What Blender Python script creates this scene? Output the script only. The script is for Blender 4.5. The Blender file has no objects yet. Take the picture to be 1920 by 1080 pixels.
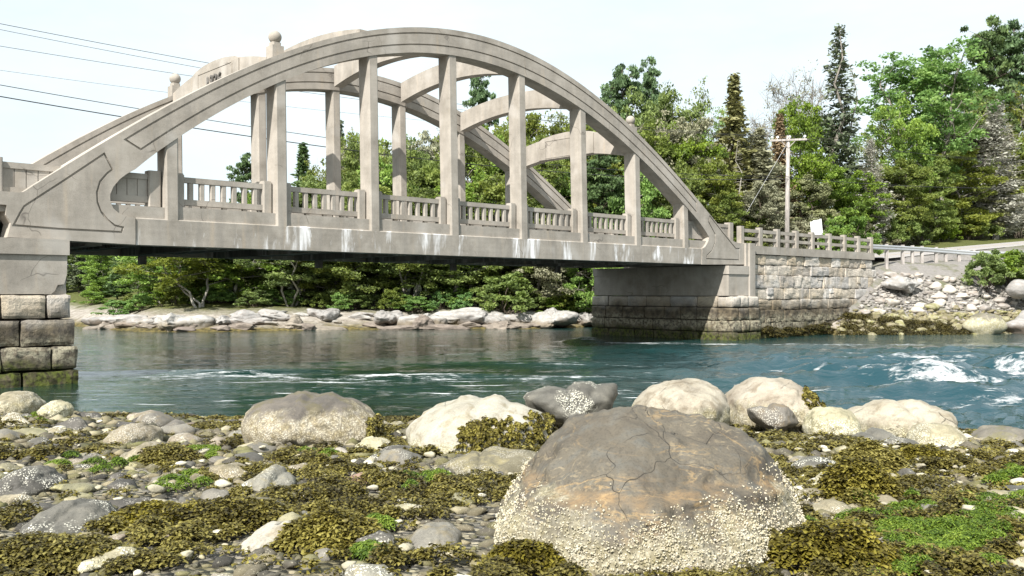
import bpy, bmesh, math, random
import numpy as np
from mathutils import Vector, Matrix

# ---------------------------------------------------------------- camera, world, sun, exposure
SC = bpy.context.scene
COL = SC.collection
CAM_Z = 2.42
cam_d = bpy.data.cameras.new('camera'); cam = bpy.data.objects.new('camera', cam_d); COL.objects.link(cam)
cam.location = (0, 0, CAM_Z); cam.rotation_euler = (math.radians(90), 0, 0)
cam_d.sensor_width = 36.0; cam_d.lens = 36.0 * 1716 / 1920; cam_d.shift_y = 7 / 1920
cam_d.clip_start = 0.1; cam_d.clip_end = 6000
SC.camera = cam
SUN_TO = Vector((-0.439, -0.924, 1.0)).normalized()          # towards the sun: behind the camera, to its left
sun_el = math.asin(SUN_TO.z); sun_az = math.atan2(SUN_TO.x, SUN_TO.y)
W = bpy.data.worlds.new('World'); SC.world = W; W.use_nodes = True
wn = W.node_tree; wn.nodes.clear()
sky = wn.nodes.new('ShaderNodeTexSky'); sky.sky_type = 'NISHITA'; sky.sun_disc = False
sky.sun_elevation = sun_el; sky.sun_rotation = sun_az; sky.air_density = 1.0; sky.dust_density = 1.6; sky.ozone_density = 1.0
veil = wn.nodes.new('ShaderNodeTexNoise'); veil.inputs['Scale'].default_value = 1.6; veil.inputs['Detail'].default_value = 7
veil.inputs['Roughness'].default_value = .6
wtc = wn.nodes.new('ShaderNodeTexCoord'); wmap = wn.nodes.new('ShaderNodeMapping'); wmap.inputs['Scale'].default_value = (1, 1, 3.2)
wr = wn.nodes.new('ShaderNodeValToRGB'); wr.color_ramp.elements[0].position = .30; wr.color_ramp.elements[1].position = .72
wr.color_ramp.elements[0].color = (.62, .62, .62, 1); wr.color_ramp.elements[1].color = (.95, .95, .95, 1)
wmix = wn.nodes.new('ShaderNodeMixRGB'); wmix.inputs[2].default_value = (8.3, 9.3, 9.6, 1)
wbg = wn.nodes.new('ShaderNodeBackground'); wbg.inputs['Strength'].default_value = 0.066
wo = wn.nodes.new('ShaderNodeOutputWorld')
L_ = wn.links.new
L_(wtc.outputs['Generated'], wmap.inputs[0]); L_(wmap.outputs[0], veil.inputs['Vector']); L_(veil.outputs[0], wr.inputs[0])
L_(wr.outputs[0], wmix.inputs[0]); L_(sky.outputs[0], wmix.inputs[1]); L_(wmix.outputs[0], wbg.inputs[0]); L_(wbg.outputs[0], wo.inputs[0])
sun_d = bpy.data.lights.new('sun', 'SUN'); sun_d.energy = 4.6; sun_d.angle = math.radians(.53); sun_d.color = (1.0, .955, .89)
sun = bpy.data.objects.new('sun', sun_d); COL.objects.link(sun); sun.location = (-20, -40, 60)
sun.rotation_euler = (-SUN_TO).to_track_quat('-Z', 'Y').to_euler()
SC.view_settings.view_transform = 'Standard'; SC.view_settings.look = 'None'
SC.view_settings.exposure = 1.0; SC.view_settings.gamma = 1.0
SC.cycles.max_bounces = 7; SC.cycles.diffuse_bounces = 3; SC.cycles.glossy_bounces = 3; SC.cycles.transmission_bounces = 3
SC.cycles.sample_clamp_indirect = 6.0

# ---------------------------------------------------------------- helpers
rng = np.random.default_rng(7); random.seed(7)
F = 1716.0; HX, HY = 960.0, 547.0
def at(px, py, Y): return ((px - HX) / F * Y, Y, CAM_Z + (HY - py) / F * Y)
# bridge frame: local x = along the deck (s), local y = across it, away from the camera (t)
BO = (-2.029, 33.8); BU = (0.7337, 0.6795); BV = (-0.6795, 0.7337); BROT = math.atan2(BU[1], BU[0])
def sz(px, py, t=0.0):
    k = (px - HX) / F
    s = (k * (BO[1] + BV[1] * t) - BO[0] - BV[0] * t) / (BU[0] - BU[1] * k)
    Y = BO[1] + BU[1] * s + BV[1] * t
    return s, CAM_Z + (HY - py) / F * Y
def to_st(X, Y):
    return (X - BO[0]) * BU[0] + (Y - BO[1]) * BU[1], (X - BO[0]) * BV[0] + (Y - BO[1]) * BV[1]
def from_st(s, t): return BO[0] + BU[0] * s + BV[0] * t, BO[1] + BU[1] * s + BV[1] * t

def _h(i, j, k, seed):
    n = (i * 374761393 + j * 668265263 + k * 1440662683 + seed * 974711) & 0x7fffffff
    n = ((n ^ (n >> 13)) * 1274126177) & 0x7fffffff
    return ((n ^ (n >> 16)) & 0xffff) / 65535.0
def vnoise(P, seed=0):
    P = np.asarray(P, float); I = np.floor(P).astype(np.int64); f = P - I; f = f * f * f * (f * (f * 6 - 15) + 10)
    r = 0
    for a in (0, 1):
        for b in (0, 1):
            for c in (0, 1):
                w = (f[:, 0] if a else 1 - f[:, 0]) * (f[:, 1] if b else 1 - f[:, 1]) * (f[:, 2] if c else 1 - f[:, 2])
                r = r + w * _h(I[:, 0] + a, I[:, 1] + b, I[:, 2] + c, seed)
    return r * 2 - 1
def fbm(P, o=4, seed=0, gain=.5):
    P = np.asarray(P, float); r = 0; a = 1.0; t = 0
    for i in range(o):
        r = r + a * vnoise(P * (2.03 ** i) + i * 17.3, seed + i); t += a; a *= gain
    return r / t
def fb2(X, Y, o=4, seed=0, gain=.5):
    X = np.asarray(X, float); sh = X.shape
    return fbm(np.stack([X.ravel(), np.asarray(Y, float).ravel(), np.full(X.size, .37)], 1), o, seed, gain).reshape(sh)
def sstep(a, b, x):
    t = np.clip((np.asarray(x, float) - a) / (b - a), 0, 1); return t * t * (3 - 2 * t)

def npmesh(name, V, Fc, smooth=False, attrs=None):
    """V (N,3); Fc (M,k) or a list of such arrays"""
    Fs = [np.asarray(f) for f in (Fc if isinstance(Fc, (list, tuple)) else [Fc]) if len(f)]
    V = np.asarray(V, np.float32)
    me = bpy.data.meshes.new(name); me.vertices.add(len(V)); me.vertices.foreach_set('co', V.ravel())
    li = np.concatenate([f.ravel() for f in Fs]).astype(np.int32)
    tot = np.concatenate([np.full(len(f), f.shape[1]) for f in Fs]); st = np.concatenate([[0], np.cumsum(tot)[:-1]]).astype(np.int32)
    me.loops.add(len(li)); me.loops.foreach_set('vertex_index', li)
    me.polygons.add(len(tot)); me.polygons.foreach_set('loop_start', st)
    me.polygons.foreach_set('use_smooth', np.full(len(tot), bool(smooth)))
    me.update(calc_edges=True)
    for k, a in (attrs or {}).items():
        at_ = me.attributes.new(k, 'FLOAT', 'POINT'); at_.data.foreach_set('value', np.asarray(a, np.float32))
    return me
def obj(name, me, mat=None, parent=None, loc=None, rz=0.0, scale=None):
    o = bpy.data.objects.new(name, me); COL.objects.link(o)
    if mat is not None and me is not None and not me.materials: me.materials.append(mat)
    elif mat is not None and me is not None and me.materials[0] != mat:
        o.material_slots[0].link = 'OBJECT'; o.material_slots[0].material = mat
    if parent is not None: o.parent = parent
    if loc is not None: o.location = loc
    if rz: o.rotation_euler = (0, 0, rz)
    if scale is not None: o.scale = scale
    return o
def tag(o, label, cat, group=None, kind=None):
    o['label'] = label; o['category'] = cat
    if group: o['group'] = group
    if kind: o['kind'] = kind
    return o
def thing(name, label, cat, loc=(0, 0, 0), rz=0.0, group=None):
    o = obj(name, None, None, None, loc, rz); return tag(o, label, cat, group)
def struct(o): o['kind'] = 'structure'; return o

class MB:
    """collects plain shapes of one part into one mesh"""
    def __init__(s): s.v = []; s.q = []; s.t = []; s.r = []; s.n = 0
    def add(s, V, q=None, t=None, r=0.0):
        V = np.asarray(V, float)
        if q is not None and len(q): s.q.append(np.asarray(q) + s.n)
        if t is not None and len(t): s.t.append(np.asarray(t) + s.n)
        s.v.append(V); s.n += len(V); s.r.append(np.full(len(V), r) if np.isscalar(r) else np.asarray(r))
        return s
    def box(s, x0, x1, y0, y1, z0, z1, r=0.0, c=0.0, shear=0.0, shz=4.6):
        """box with its vertical edges chamfered by c"""
        if c <= 0: P = [(x0, y0), (x1, y0), (x1, y1), (x0, y1)]
        else: P = [(x0 + c, y0), (x1 - c, y0), (x1, y0 + c), (x1, y1 - c), (x1 - c, y1), (x0 + c, y1), (x0, y1 - c), (x0, y0 + c)]
        return s.prism(P, z0, z1, r)
    def prism(s, P, z0, z1, r=0.0):
        n = len(P); V = [(x, y, z0) for x, y in P] + [(x, y, z1) for x, y in P]
        q = [(i, (i + 1) % n, n + (i + 1) % n, n + i) for i in range(n)]
        if n == 4: q += [(3, 2, 1, 0), (4, 5, 6, 7)]; return s.add(V, q, None, r)
        t = [(0, i + 1, i) for i in range(1, n - 1)] + [(n, n + i, n + i + 1) for i in range(1, n - 1)]
        return s.add(V, q, t, r)
    def tube(s, pts, rad, n=6, r=0.0, cap=True):
        V, q, t = tube(pts, rad, n); return s.add(V, q, t if cap else None, r)
    def build(s, name, mat, parent=None, smooth=False, **k):
        F_ = []
        if s.q: F_.append(np.concatenate(s.q))
        if s.t: F_.append(np.concatenate(s.t))
        me = npmesh(name, np.concatenate(s.v), F_, smooth, {'rnd': np.concatenate(s.r)})
        return obj(name, me, mat, parent, **k)
def tube(pts, rad, n=6):
    P = np.asarray(pts, float); m = len(P); rad = np.broadcast_to(np.asarray(rad, float), (m,))
    T = np.gradient(P, axis=0); T /= np.linalg.norm(T, axis=1)[:, None] + 1e-9
    up = np.array([0, 0, 1.0]) if abs(T[0][2]) < .9 else np.array([1.0, 0, 0])
    A = np.cross(T, up); A /= np.linalg.norm(A, axis=1)[:, None] + 1e-9; B = np.cross(A, T)
    an = np.linspace(0, 2 * np.pi, n, endpoint=False)
    V = (P[:, None] + rad[:, None, None] * (np.cos(an)[None, :, None] * A[:, None] + np.sin(an)[None, :, None] * B[:, None])).reshape(-1, 3)
    q = [(i * n + j, i * n + (j + 1) % n, (i + 1) * n + (j + 1) % n, (i + 1) * n + j) for i in range(m - 1) for j in range(n)]
    t = [(0, j + 1, j) for j in range(1, n - 1)] + [((m - 1) * n, (m - 1) * n + j, (m - 1) * n + j + 1) for j in range(1, n - 1)]
    return V, q, t

# ---------------------------------------------------------------- material helpers
class M:
    def __init__(s, name, rough=.85, spec=.3):
        s.m = bpy.data.materials.new(name); s.m.use_nodes = True; s.t = s.m.node_tree; s.t.nodes.clear()
        s.out = s.n('OutputMaterial'); s.b = s.n('BsdfPrincipled'); s.b.inputs['Roughness'].default_value = rough
        s.b.inputs['Specular IOR Level'].default_value = spec
        s.l(s.b.outputs[0], s.out.inputs[0])
    def n(s, t): return s.t.nodes.new('ShaderNode' + t)
    def l(s, a, b): s.t.links.new(a, b)
    def put(s, sock, v):
        if isinstance(v, bpy.types.NodeSocket): s.l(v, sock)
        elif isinstance(v, tuple) and len(v) == 3 and sock.type == 'RGBA': sock.default_value = (*v, 1)
        else: sock.default_value = v
    def pos(s): return s.n('NewGeometry').outputs['Position']
    def oc(s, which='Object'): return s.n('TexCoord').outputs[which]
    def attr(s, nm):
        a = s.n('Attribute'); a.attribute_name = nm; return a.outputs['Fac']
    def rnd(s): return s.n('ObjectInfo').outputs['Random']
    def mapv(s, v, sc): m = s.n('Mapping'); s.put(m.inputs[0], v); m.inputs['Scale'].default_value = sc; return m.outputs[0]
    def noise(s, v, scale, det=4, rough=.55, dist=0.0):
        x = s.n('TexNoise'); s.put(x.inputs['Vector'], v); x.inputs['Scale'].default_value = scale; x.inputs['Detail'].default_value = det
        x.inputs['Roughness'].default_value = rough; x.inputs['Distortion'].default_value = dist; return x.outputs[0]
    def noise_vec(s, v, scale, amt):
        nz = s.n('TexNoise'); s.put(nz.inputs['Vector'], v); nz.inputs['Scale'].default_value = scale; sc = s.n('VectorMath'); sc.operation = 'SCALE'; s.l(nz.outputs['Color'], sc.inputs[0]); sc.inputs['Scale'].default_value = amt
        ad = s.n('VectorMath'); ad.operation = 'ADD'; s.put(ad.inputs[0], v); s.l(sc.outputs[0], ad.inputs[1]); return ad.outputs[0]
    def vor(s, v, scale, feat='F1', out='Distance', rnd=1.0):
        x = s.n('TexVoronoi'); x.feature = feat; s.put(x.inputs['Vector'], v); x.inputs['Scale'].default_value = scale
        x.inputs['Randomness'].default_value = rnd; return x.outputs[out]
    def ramp(s, v, stops):
        r = s.n('ValToRGB'); s.put(r.inputs[0], v); e = r.color_ramp.elements
        while len(e) < len(stops): e.new(.5)
        for i, (p, c) in enumerate(stops):
            e[i].position = p; e[i].color = (c, c, c, 1) if not isinstance(c, tuple) else (*c, 1)
        return r.outputs[0]
    def mix(s, f, a, b, mode='MIX'):
        x = s.n('MixRGB'); x.blend_type = mode; s.put(x.inputs[0], f)
        for i, v in ((1, a), (2, b)): s.put(x.inputs[i], v if not isinstance(v, float) else (v, v, v))
        return x.outputs[0]
    def math(s, op, a, b=0.0, clamp=False):
        x = s.n('Math'); x.operation = op; x.use_clamp = clamp; s.put(x.inputs[0], a); s.put(x.inputs[1], b); return x.outputs[0]
    def z(s, v): x = s.n('SeparateXYZ'); s.put(x.inputs[0], v); return x.outputs[2]
    def sep(s, v): x = s.n('SeparateXYZ'); s.put(x.inputs[0], v); return x.outputs
    def hsv(s, c, h=.5, sa=1.0, v=1.0):
        x = s.n('HueSaturation'); s.put(x.inputs['Hue'], h); s.put(x.inputs['Saturation'], sa); s.put(x.inputs['Value'], v); s.put(x.inputs['Color'], c); return x.outputs[0]
    def rng(s, v, a, b, c, d):
        x = s.n('MapRange'); s.put(x.inputs[0], v)
        for i, q in enumerate((a, b, c, d)): x.inputs[i + 1].default_value = q
        return x.outputs[0]
    def bump(s, h, strength=.4, dist=.02, nrm=None):
        x = s.n('Bump'); x.inputs['Strength'].default_value = strength; x.inputs['Distance'].default_value = dist; s.put(x.inputs['Height'], h)
        if nrm is not None: s.l(nrm, x.inputs['Normal'])
        return x.outputs[0]
    def fin(s, col, nrm=None, rough=None):
        s.put(s.b.inputs['Base Color'], col)
        if nrm is not None: s.l(nrm, s.b.inputs['Normal'])
        if rough is not None: s.put(s.b.inputs['Roughness'], rough)
        return s.m

def mat_concrete(name, c=(.395, .36, .315), dark=(.25, .226, .193), white=0.0, boards=.09):
    m = M(name, .9, .2); p = m.oc()
    a = m.noise(p, 1.3, 6, .65); col = m.mix(m.ramp(a, [(.32, 0.0), (.68, 1.0)]), dark, c)
    st = m.noise(m.mapv(p, (3.2, 3.2, .28)), 1.0, 5, .6)                       # rain streaks down the faces
    col = m.mix(m.ramp(st, [(.46, 0.0), (.72, .5)]), col, (.22, .205, .185))
    st2 = m.noise(m.mapv(p, (2.2, 2.2, .2)), 1.7, 4, .6)
    col = m.mix(m.ramp(st2, [(.58, 0.0), (.74, .45)]), col, (.43, .35, .26))   # rusty tea-coloured runs
    fine = m.noise(p, 38, 3, .6); col = m.mix(m.ramp(fine, [(.35, .35), (.5, 0.0)]), col, m.hsv(col, .5, 1, .62))
    bl = m.noise(p, .45, 3, .5); col = m.mix(m.ramp(bl, [(.5, 0.0), (.75, .6)]), col, (.43, .395, .35))
    cr = m.vor(m.noise_vec(p, 1.2, .7), .55, 'DISTANCE_TO_EDGE'); ck = m.math('MAXIMUM', m.ramp(cr, [(0, 0.0), (.006, 1.0)]), m.ramp(m.noise(p, .6, 2), [(.56, 1.0), (.62, 0.0)])); col = m.mix(ck, (.14, .125, .11), col)
    pa = m.ramp(m.noise(p, .9, 2, .4), [(.62, 0.0), (.72, .35)]); col = m.mix(pa, col, (.46, .44, .41))
    if white > 0:
        w = m.noise(m.mapv(p, (1.15, 1.15, .30)), 1.0, 7, .66, .5); w2 = m.noise(m.mapv(p, (6, 6, .5)), 1.0, 4, .6)
        wm = m.math('MULTIPLY', m.ramp(w, [(.53, 0.0), (.63, 1.0)]), m.ramp(w2, [(.36, .1), (.55, 1.0)]))
        col = m.mix(m.math('MULTIPLY', wm, white), col, (.82, .82, .83))
    h = m.math('ADD', m.math('MULTIPLY', fine, .35), m.math('MULTIPLY', a, .7))
    if boards:
        zz = m.z(p); w = m.math('PINGPONG', m.math('ADD', zz, m.math('MULTIPLY', a, .02)), .085)
        h = m.math('ADD', h, m.math('MULTIPLY', m.ramp(w, [(.0, 0.0), (.06, 1.0)]), boards))
    return m.fin(col, m.bump(h, .35, .02))

def mat_granite():
    """squared granite: own tone per block (attribute rnd), tidal bands by height above the water"""
    m = M('granite', .88, .25); P = m.pos(); z = m.z(P)
    tone = m.ramp(m.attr('rnd'), [(0, (.40, .385, .37)), (.2, (.54, .51, .47)), (.4, (.47, .40, .30)), (.6, (.60, .57, .53)), (.8, (.50, .42, .31)), (1, (.34, .32, .30))])
    n = m.noise(P, 2.6, 6, .65); col = m.mix(m.ramp(n, [(.45, .0), (.72, .6)]), tone, (.22, .20, .175))
    n3 = m.noise(P, 1.2, 4, .6); col = m.mix(m.ramp(n3, [(.5, 0.0), (.7, .55)]), col, (.50, .40, .27))
    n2 = m.noise(P, 45, 3, .7); col = m.mix(m.ramp(n2, [(.36, .6), (.5, 0.0)]), col, (.13, .125, .12))
    w = m.noise(P, .9, 3, .5); zz = m.math('ADD', z, m.math('MULTIPLY', m.math('SUBTRACT', w, .5), .9))
    col = m.mix(m.ramp(zz, [(.0, 0.0), (1.0, 0.0)]), col, col)
    tide = m.rng(zz, 1.5, 2.1, 1, 0); col = m.mix(m.math('MULTIPLY', tide, .92), col, m.mix(m.ramp(m.noise(P, 4, 4, .65), [(.4, 0.0), (.62, 1.0)]), (.034, .027, .018), (.125, .10, .062)))
    barn = m.math('MULTIPLY', m.math('MULTIPLY', m.rng(zz, .45, .7, 0, 1), m.rng(zz, 1.0, 1.3, 1, 0)), m.ramp(m.noise(P, 7, 4, .7), [(.42, 0.0), (.55, 1.0)]))
    col = m.mix(m.math('MULTIPLY', barn, .8), col, m.mix(m.noise(P, 30, 3, .7), (.14, .125, .08), (.50, .465, .35)))
    weed = m.math('MULTIPLY', m.rng(zz, .25, .62, 1, 0), m.ramp(m.noise(P, 3.5, 4, .6), [(.35, .35), (.55, 1.0)]))
    col = m.mix(weed, col, m.mix(m.ramp(m.noise(P, 9, 3), [(.4, 0.0), (.6, 1.0)]), (.022, .022, .008), (.085, .10, .02)))
    h = m.math('ADD', m.math('MULTIPLY', n, 1.0), m.math('MULTIPLY', n2, .25)); h = m.math('ADD', h, m.math('MULTIPLY', m.noise(P, 11, 4, .6), .5))
    return m.fin(col, m.bump(h, .8, .06))

def mat_rock(name, c1, c2, c3=None, barn=0.0, bz=.5, spot=0.0, vein=0.0, weed=0.0, rough=.8, var=.25, band=0.0, bscale=55, tide=0.0, crust_c=1.0, crack=0.0):
    """c1/c2 mottled stone; barn = barnacle crust below generated height bz; spot = loose barnacles anywhere; vein = rusty veins; band = bedding"""
    m = M(name, rough, .35); P = m.pos(); g = m.attr('gz')
    n = m.noise(P, 2.2, 6, .65, .4); col = m.mix(m.ramp(n, [(.36, 0.0), (.66, 1.0)]), c1, c2)
    if c3: col = m.mix(m.ramp(m.noise(P, 5.5, 4, .6, .6), [(.5, 0.0), (.66, .9)]), col, c3)
    h = m.math('MULTIPLY', n, 1.0)
    if band:
        w = m.n('TexWave'); w.bands_direction = 'Z'; m.put(w.inputs['Vector'], m.mapv(P, (.5, .6, 1.2))); w.inputs['Scale'].default_value = 1.1; w.inputs['Distortion'].default_value = 14; w.inputs['Detail Roughness'].default_value = .7; w.inputs['Detail'].default_value = 4
        col = m.mix(m.math('MULTIPLY', m.ramp(w.outputs[1], [(.3, 0.0), (.8, 1.0)]), band), col, m.hsv(col, .5, .9, .5)); h = m.math('ADD', h, m.math('MULTIPLY', w.outputs[1], .4 * band))
    if vein:
        d = m.noise(m.mapv(P, (.8, .8, 2.4)), 1.3, 6, .62, 1.5)
        v = m.ramp(d, [(.47, 0.0), (.495, .6), (.52, 0.0)]); v2 = m.ramp(m.noise(P, 1.6, 4, .6), [(.42, 0.0), (.62, 1.0)])
        col = m.mix(m.math('MULTIPLY', m.math('MULTIPLY', v, v2), vein), col, (.38, .25, .105))
        wv = m.noise(P, 9, 5, .6, 2.5); col = m.mix(m.math('MULTIPLY', m.math('MULTIPLY', m.ramp(wv, [(.55, 0.0), (.64, .4)]), v2), vein), col, (.34, .27, .16))
        e3 = m.attr('ridge'); v3 = m.math('MULTIPLY', m.ramp(e3, [(.655, 0.0), (.685, .6), (.705, .85), (.722, 0.0)]), m.ramp(m.noise(P, 3.2, 6, .7), [(.42, 0.0), (.60, 1.0)]))
        col = m.mix(m.math('MULTIPLY', v3, vein * .75), col, (.30, .19, .085))
        wr_ = m.n('VectorMath'); wr_.operation = 'ADD'; m.put(wr_.inputs[0], P); nz = m.n('TexNoise'); m.put(nz.inputs['Vector'], P); nz.inputs['Scale'].default_value = 2.5
        sc_ = m.n('VectorMath'); sc_.operation = 'SCALE'; m.l(nz.outputs['Color'], sc_.inputs[0]); sc_.inputs['Scale'].default_value = .5; m.l(sc_.outputs[0], wr_.inputs[1])
        ck = m.ramp(m.vor(wr_.outputs[0], 1.7, 'DISTANCE_TO_EDGE'), [(0.0, 0.0), (.005, 1.0)]); gate = m.ramp(m.noise(P, 1.1, 2), [(.48, 1.0), (.58, 0.0)])
        ck = m.math('MAXIMUM', ck, gate); col = m.mix(ck, (.045, .04, .035), col); h = m.math('ADD', h, m.math('MULTIPLY', ck, .35))
    fine = m.noise(P, 60, 3, .7); col = m.mix(m.ramp(fine, [(.33, .55), (.5, 0.0)]), col, m.hsv(col, .5, .8, .45)); h = m.math('ADD', h, m.math('MULTIPLY', fine, .12))
    if weed:
        wn_ = m.ramp(m.noise(P, 4.0, 5, .65), [(.5, 0.0), (.58, 1.0)])
        col = m.mix(m.math('MULTIPLY', wn_, weed), col, m.mix(m.noise(P, 20, 3), (.05, .05, .012), (.22, .20, .05)))
    if barn or spot:
        vd = m.vor(P, bscale); shell = m.ramp(vd, [(.30, 1.0), (.50, 0.0)])
        crust = m.mix(m.ramp(m.noise(P, 9, 4, .7), [(.36, 0.0), (.62, 1.0)]), tuple(v * crust_c for v in (.50, .44, .25)), tuple(v * crust_c for v in (.80, .76, .61)))
        crust = m.mix(m.ramp(m.vor(P, bscale * .75), [(.34, 0.0), (.66, .55)]), crust, (.10, .085, .045)); crust = m.mix(m.ramp(vd, [(.32, 0.0), (.62, .5)]), crust, (.14, .12, .07))
    if crack:
        wv_ = m.noise_vec(P, 1.8, .45); ce = m.math('MAXIMUM', m.ramp(m.vor(wv_, 1.3, 'DISTANCE_TO_EDGE'), [(0.0, 0.0), (.008, 1.0)]), m.ramp(m.noise(P, 1.4, 2), [(.50, 1.0), (.58, 0.0)]))
        col = m.mix(m.math('MULTIPLY', m.math('SUBTRACT', 1.0, ce), crack), col, m.hsv(col, .5, 1, .3)); h = m.math('ADD', h, m.math('MULTIPLY', ce, .5 * crack))
        stn = m.math('MULTIPLY', m.ramp(m.noise(m.mapv(P, (1.5, 1.5, .7)), 1.6, 5, .65), [(.5, 0.0), (.66, .65)]), crack); col = m.mix(stn, col, m.hsv(col, .49, 1.15, .55))
        ft = m.math('ADD', g, m.math('MULTIPLY', m.math('SUBTRACT', m.noise(P, 3.5, 4), .5), .4)); col = m.mix(m.rng(ft, .16, .34, .75, 0), col, (.06, .05, .03))
    if barn:
        e = m.math('ADD', g, m.math('MULTIPLY', m.math('SUBTRACT', m.noise(P, 3.0, 6, .68), .5), .75))
        zone = m.rng(e, bz - .07, bz + .07, 1, 0)
        zz = m.math('MULTIPLY', zone, m.ramp(m.noise(P, 11, 5, .7), [(.32, .3), (.44, 1.0)])); col = m.mix(m.math('MULTIPLY', zz, barn), col, crust); h = m.math('ADD', h, m.math('MULTIPLY', m.math('MULTIPLY', zone, shell), .5))
    if spot:
        pt = m.ramp(m.noise(P, 2.4, 5, .65), [(.5, 0.0), (.6, 1.0)]); sp = m.math('MULTIPLY', m.math('MULTIPLY', shell, pt), spot)
        col = m.mix(sp, col, (.74, .71, .60)); h = m.math('ADD', h, m.math('MULTIPLY', sp, .4))
    if tide:
        zt = m.math('ADD', m.z(P), m.math('MULTIPLY', m.math('SUBTRACT', m.noise(P, 1.3, 5, .65), .5), 1.0)); col = m.mix(m.rng(zt, tide - .12, tide + .22, .88, 0), col, m.mix(m.noise(P, 3, 4), (.10, .08, .055), (.21, .17, .125)))
    r = m.rnd(); col = m.hsv(col, m.rng(r, 0, 1, .485, .515), 1.0, m.rng(r, 0, 1, 1 - var, 1 + var))
    return m.fin(col, m.bump(h, .7, .035))

def mat_leaf(name, cols, trans=.35, var=.12, rough=.6):
    """cols: ramp along the per-leaf random value"""
    m = M(name, rough, .25); r = m.attr('rnd'); k = len(cols)
    c = m.ramp(r, [(i / (k - 1), x) for i, x in enumerate(cols)])
    hv = 1.0 if var else 0.0; o = m.rnd(); c = m.hsv(c, m.rng(o, 0, 1, .5 - .022 * hv, .5 + .010 * hv), m.rng(o, 0, 1, 1.06, .86), m.rng(o, 0, 1, 1 - var, 1 + var))
    m.put(m.b.inputs['Base Color'], c)
    tr = m.n('BsdfTranslucent'); m.put(tr.inputs[0], m.hsv(c, .49, 1.1, 1.3)); mx = m.n('MixShader'); mx.inputs[0].default_value = trans
    m.l(m.b.outputs[0], mx.inputs[1]); m.l(tr.outputs[0], mx.inputs[2]); m.l(mx.outputs[0], m.out.inputs[0]); return m.m
def mat_plain(name, c, rough=.7, spec=.3, nscale=9, amt=.35, metal=0.0, bump=.3):
    m = M(name, rough, spec); P = m.oc(); n = m.noise(P, nscale, 5, .65); m.b.inputs['Metallic'].default_value = metal
    col = m.mix(m.ramp(n, [(.35, amt), (.65, 0.0)]), c, tuple(x * .5 for x in c)); return m.fin(col, m.bump(n, bump, .01))
def mat_bark(name, c):
    m = M(name, .95, .1); P = m.oc(); n = m.noise(m.mapv(P, (9, 9, 1.5)), 1.0, 5, .65)
    col = m.mix(m.ramp(n, [(.35, 0.0), (.68, 1.0)]), tuple(x * .45 for x in c), c); return m.fin(col, m.bump(n, .6, .03))
# ---------------------------------------------------------------- the bridge
CON = mat_concrete('weathered_concrete'); CONB = mat_concrete('leached_concrete', white=1.0, boards=.1)
COND = mat_concrete('shaded_concrete', (.16, .15, .135), (.09, .085, .08), .25)  # darker copy of the bridge concrete, with underside shade put into its colour
GRAN = mat_granite()
SHEAR = .026
bridge = thing('arch_bridge', 'long grey concrete arch bridge spanning the tidal channel on open hangers', 'bridge', (BO[0], BO[1], 0), BROT)
CE = np.array([1.86197394e-05, -4.30089993e-05, -3.23707027e-02, 8.09587076e-02, 12.1305138])
CI = np.array([6.94686491e-06, 1.91112234e-04, -3.20376536e-02, 5.84030680e-02, 11.1798313])
ext = lambda s: np.polyval(CE, s); inn = lambda s: np.polyval(CI, s)
def arch_frac(s, f):
    """point at fraction f of the rib's depth below extrados point s, measured square to the rib"""
    g = np.polyval(np.polyder(CE), s); n = np.array([g, -1.0]) / math.hypot(g, 1); a, b = 0.2, 2.2
    for _ in range(40):
        mth = (a + b) / 2; x, z = s + n[0] * mth, ext(s) + n[1] * mth
        if z > inn(x): a = mth
        else: b = mth
    return (s + n[0] * a * f, ext(s) + n[1] * a * f)
pz = lambda L: [sz(*p) for p in L]
def inset(P, d):
    P = np.asarray(P, float); a = np.roll(P, 1, 0); b = np.roll(P, -1, 0)
    area = np.sum(P[:, 0] * b[:, 1] - b[:, 0] * P[:, 1]); sg = 1 if area > 0 else -1
    e1 = P - a; e2 = b - P; e1 /= np.linalg.norm(e1, axis=1)[:, None]; e2 /= np.linalg.norm(e2, axis=1)[:, None]
    n1 = np.stack([-e1[:, 1], e1[:, 0]], 1) * sg; n2 = np.stack([-e2[:, 1], e2[:, 0]], 1) * sg
    m = n1 + n2; l = np.sum(m * n1, 1); return P + m / np.maximum(l, .45)[:, None] * d
def grooved(outline, panels, t0, t1, gw=.055, gd=.05):
    bm = bmesh.new()
    def loop(P, t): 
        vs = [bm.verts.new((x, t, z)) for x, z in P]; return vs, [bm.edges.new((vs[i], vs[(i + 1) % len(vs)])) for i in range(len(vs))]
    def wall(a, b):
        for i in range(len(a)):
            j = (i + 1) % len(a); bm.faces.new((a[i], a[j], b[j], b[i]))
    def fill(es, nrm): bmesh.ops.triangle_fill(bm, use_beauty=True, use_dissolve=False, edges=es, normal=nrm)
    ov, oe = loop(outline, t0); es = list(oe)
    for P in panels:
        Q = inset(P, gw); a, ea = loop(P, t0); b, _ = loop(P, t0 + gd); c, _ = loop(Q, t0 + gd); d, ed = loop(Q, t0)
        wall(a, b); wall(b, c); wall(c, d); es += ea; fill(ed, (0, -1, 0))
    fill(es, (0, -1, 0))
    bv, be = loop(outline, t1); wall(ov, bv); fill(be, (0, 1, 0))
    bmesh.ops.recalc_face_normals(bm, faces=bm.faces)
    for v in bm.verts: v.co.y += SHEAR * max(0.0, v.co.z - 4.6)
    me = bpy.data.meshes.new('arch_rib'); bm.to_mesh(me); bm.free(); return me
S = np.linspace
o_ext = [(s, float(ext(s))) for s in S(-14.6, 17.7, 90)]
o_right = [(18.39, 4.88), (18.9, 4.87), (18.9, 3.81), (15.25, 3.735)] + pz([(1317, 466), (1322, 463), (1326, 457), (1329, 450), (1330, 445), (1326, 437), (1319, 426)])
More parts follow.
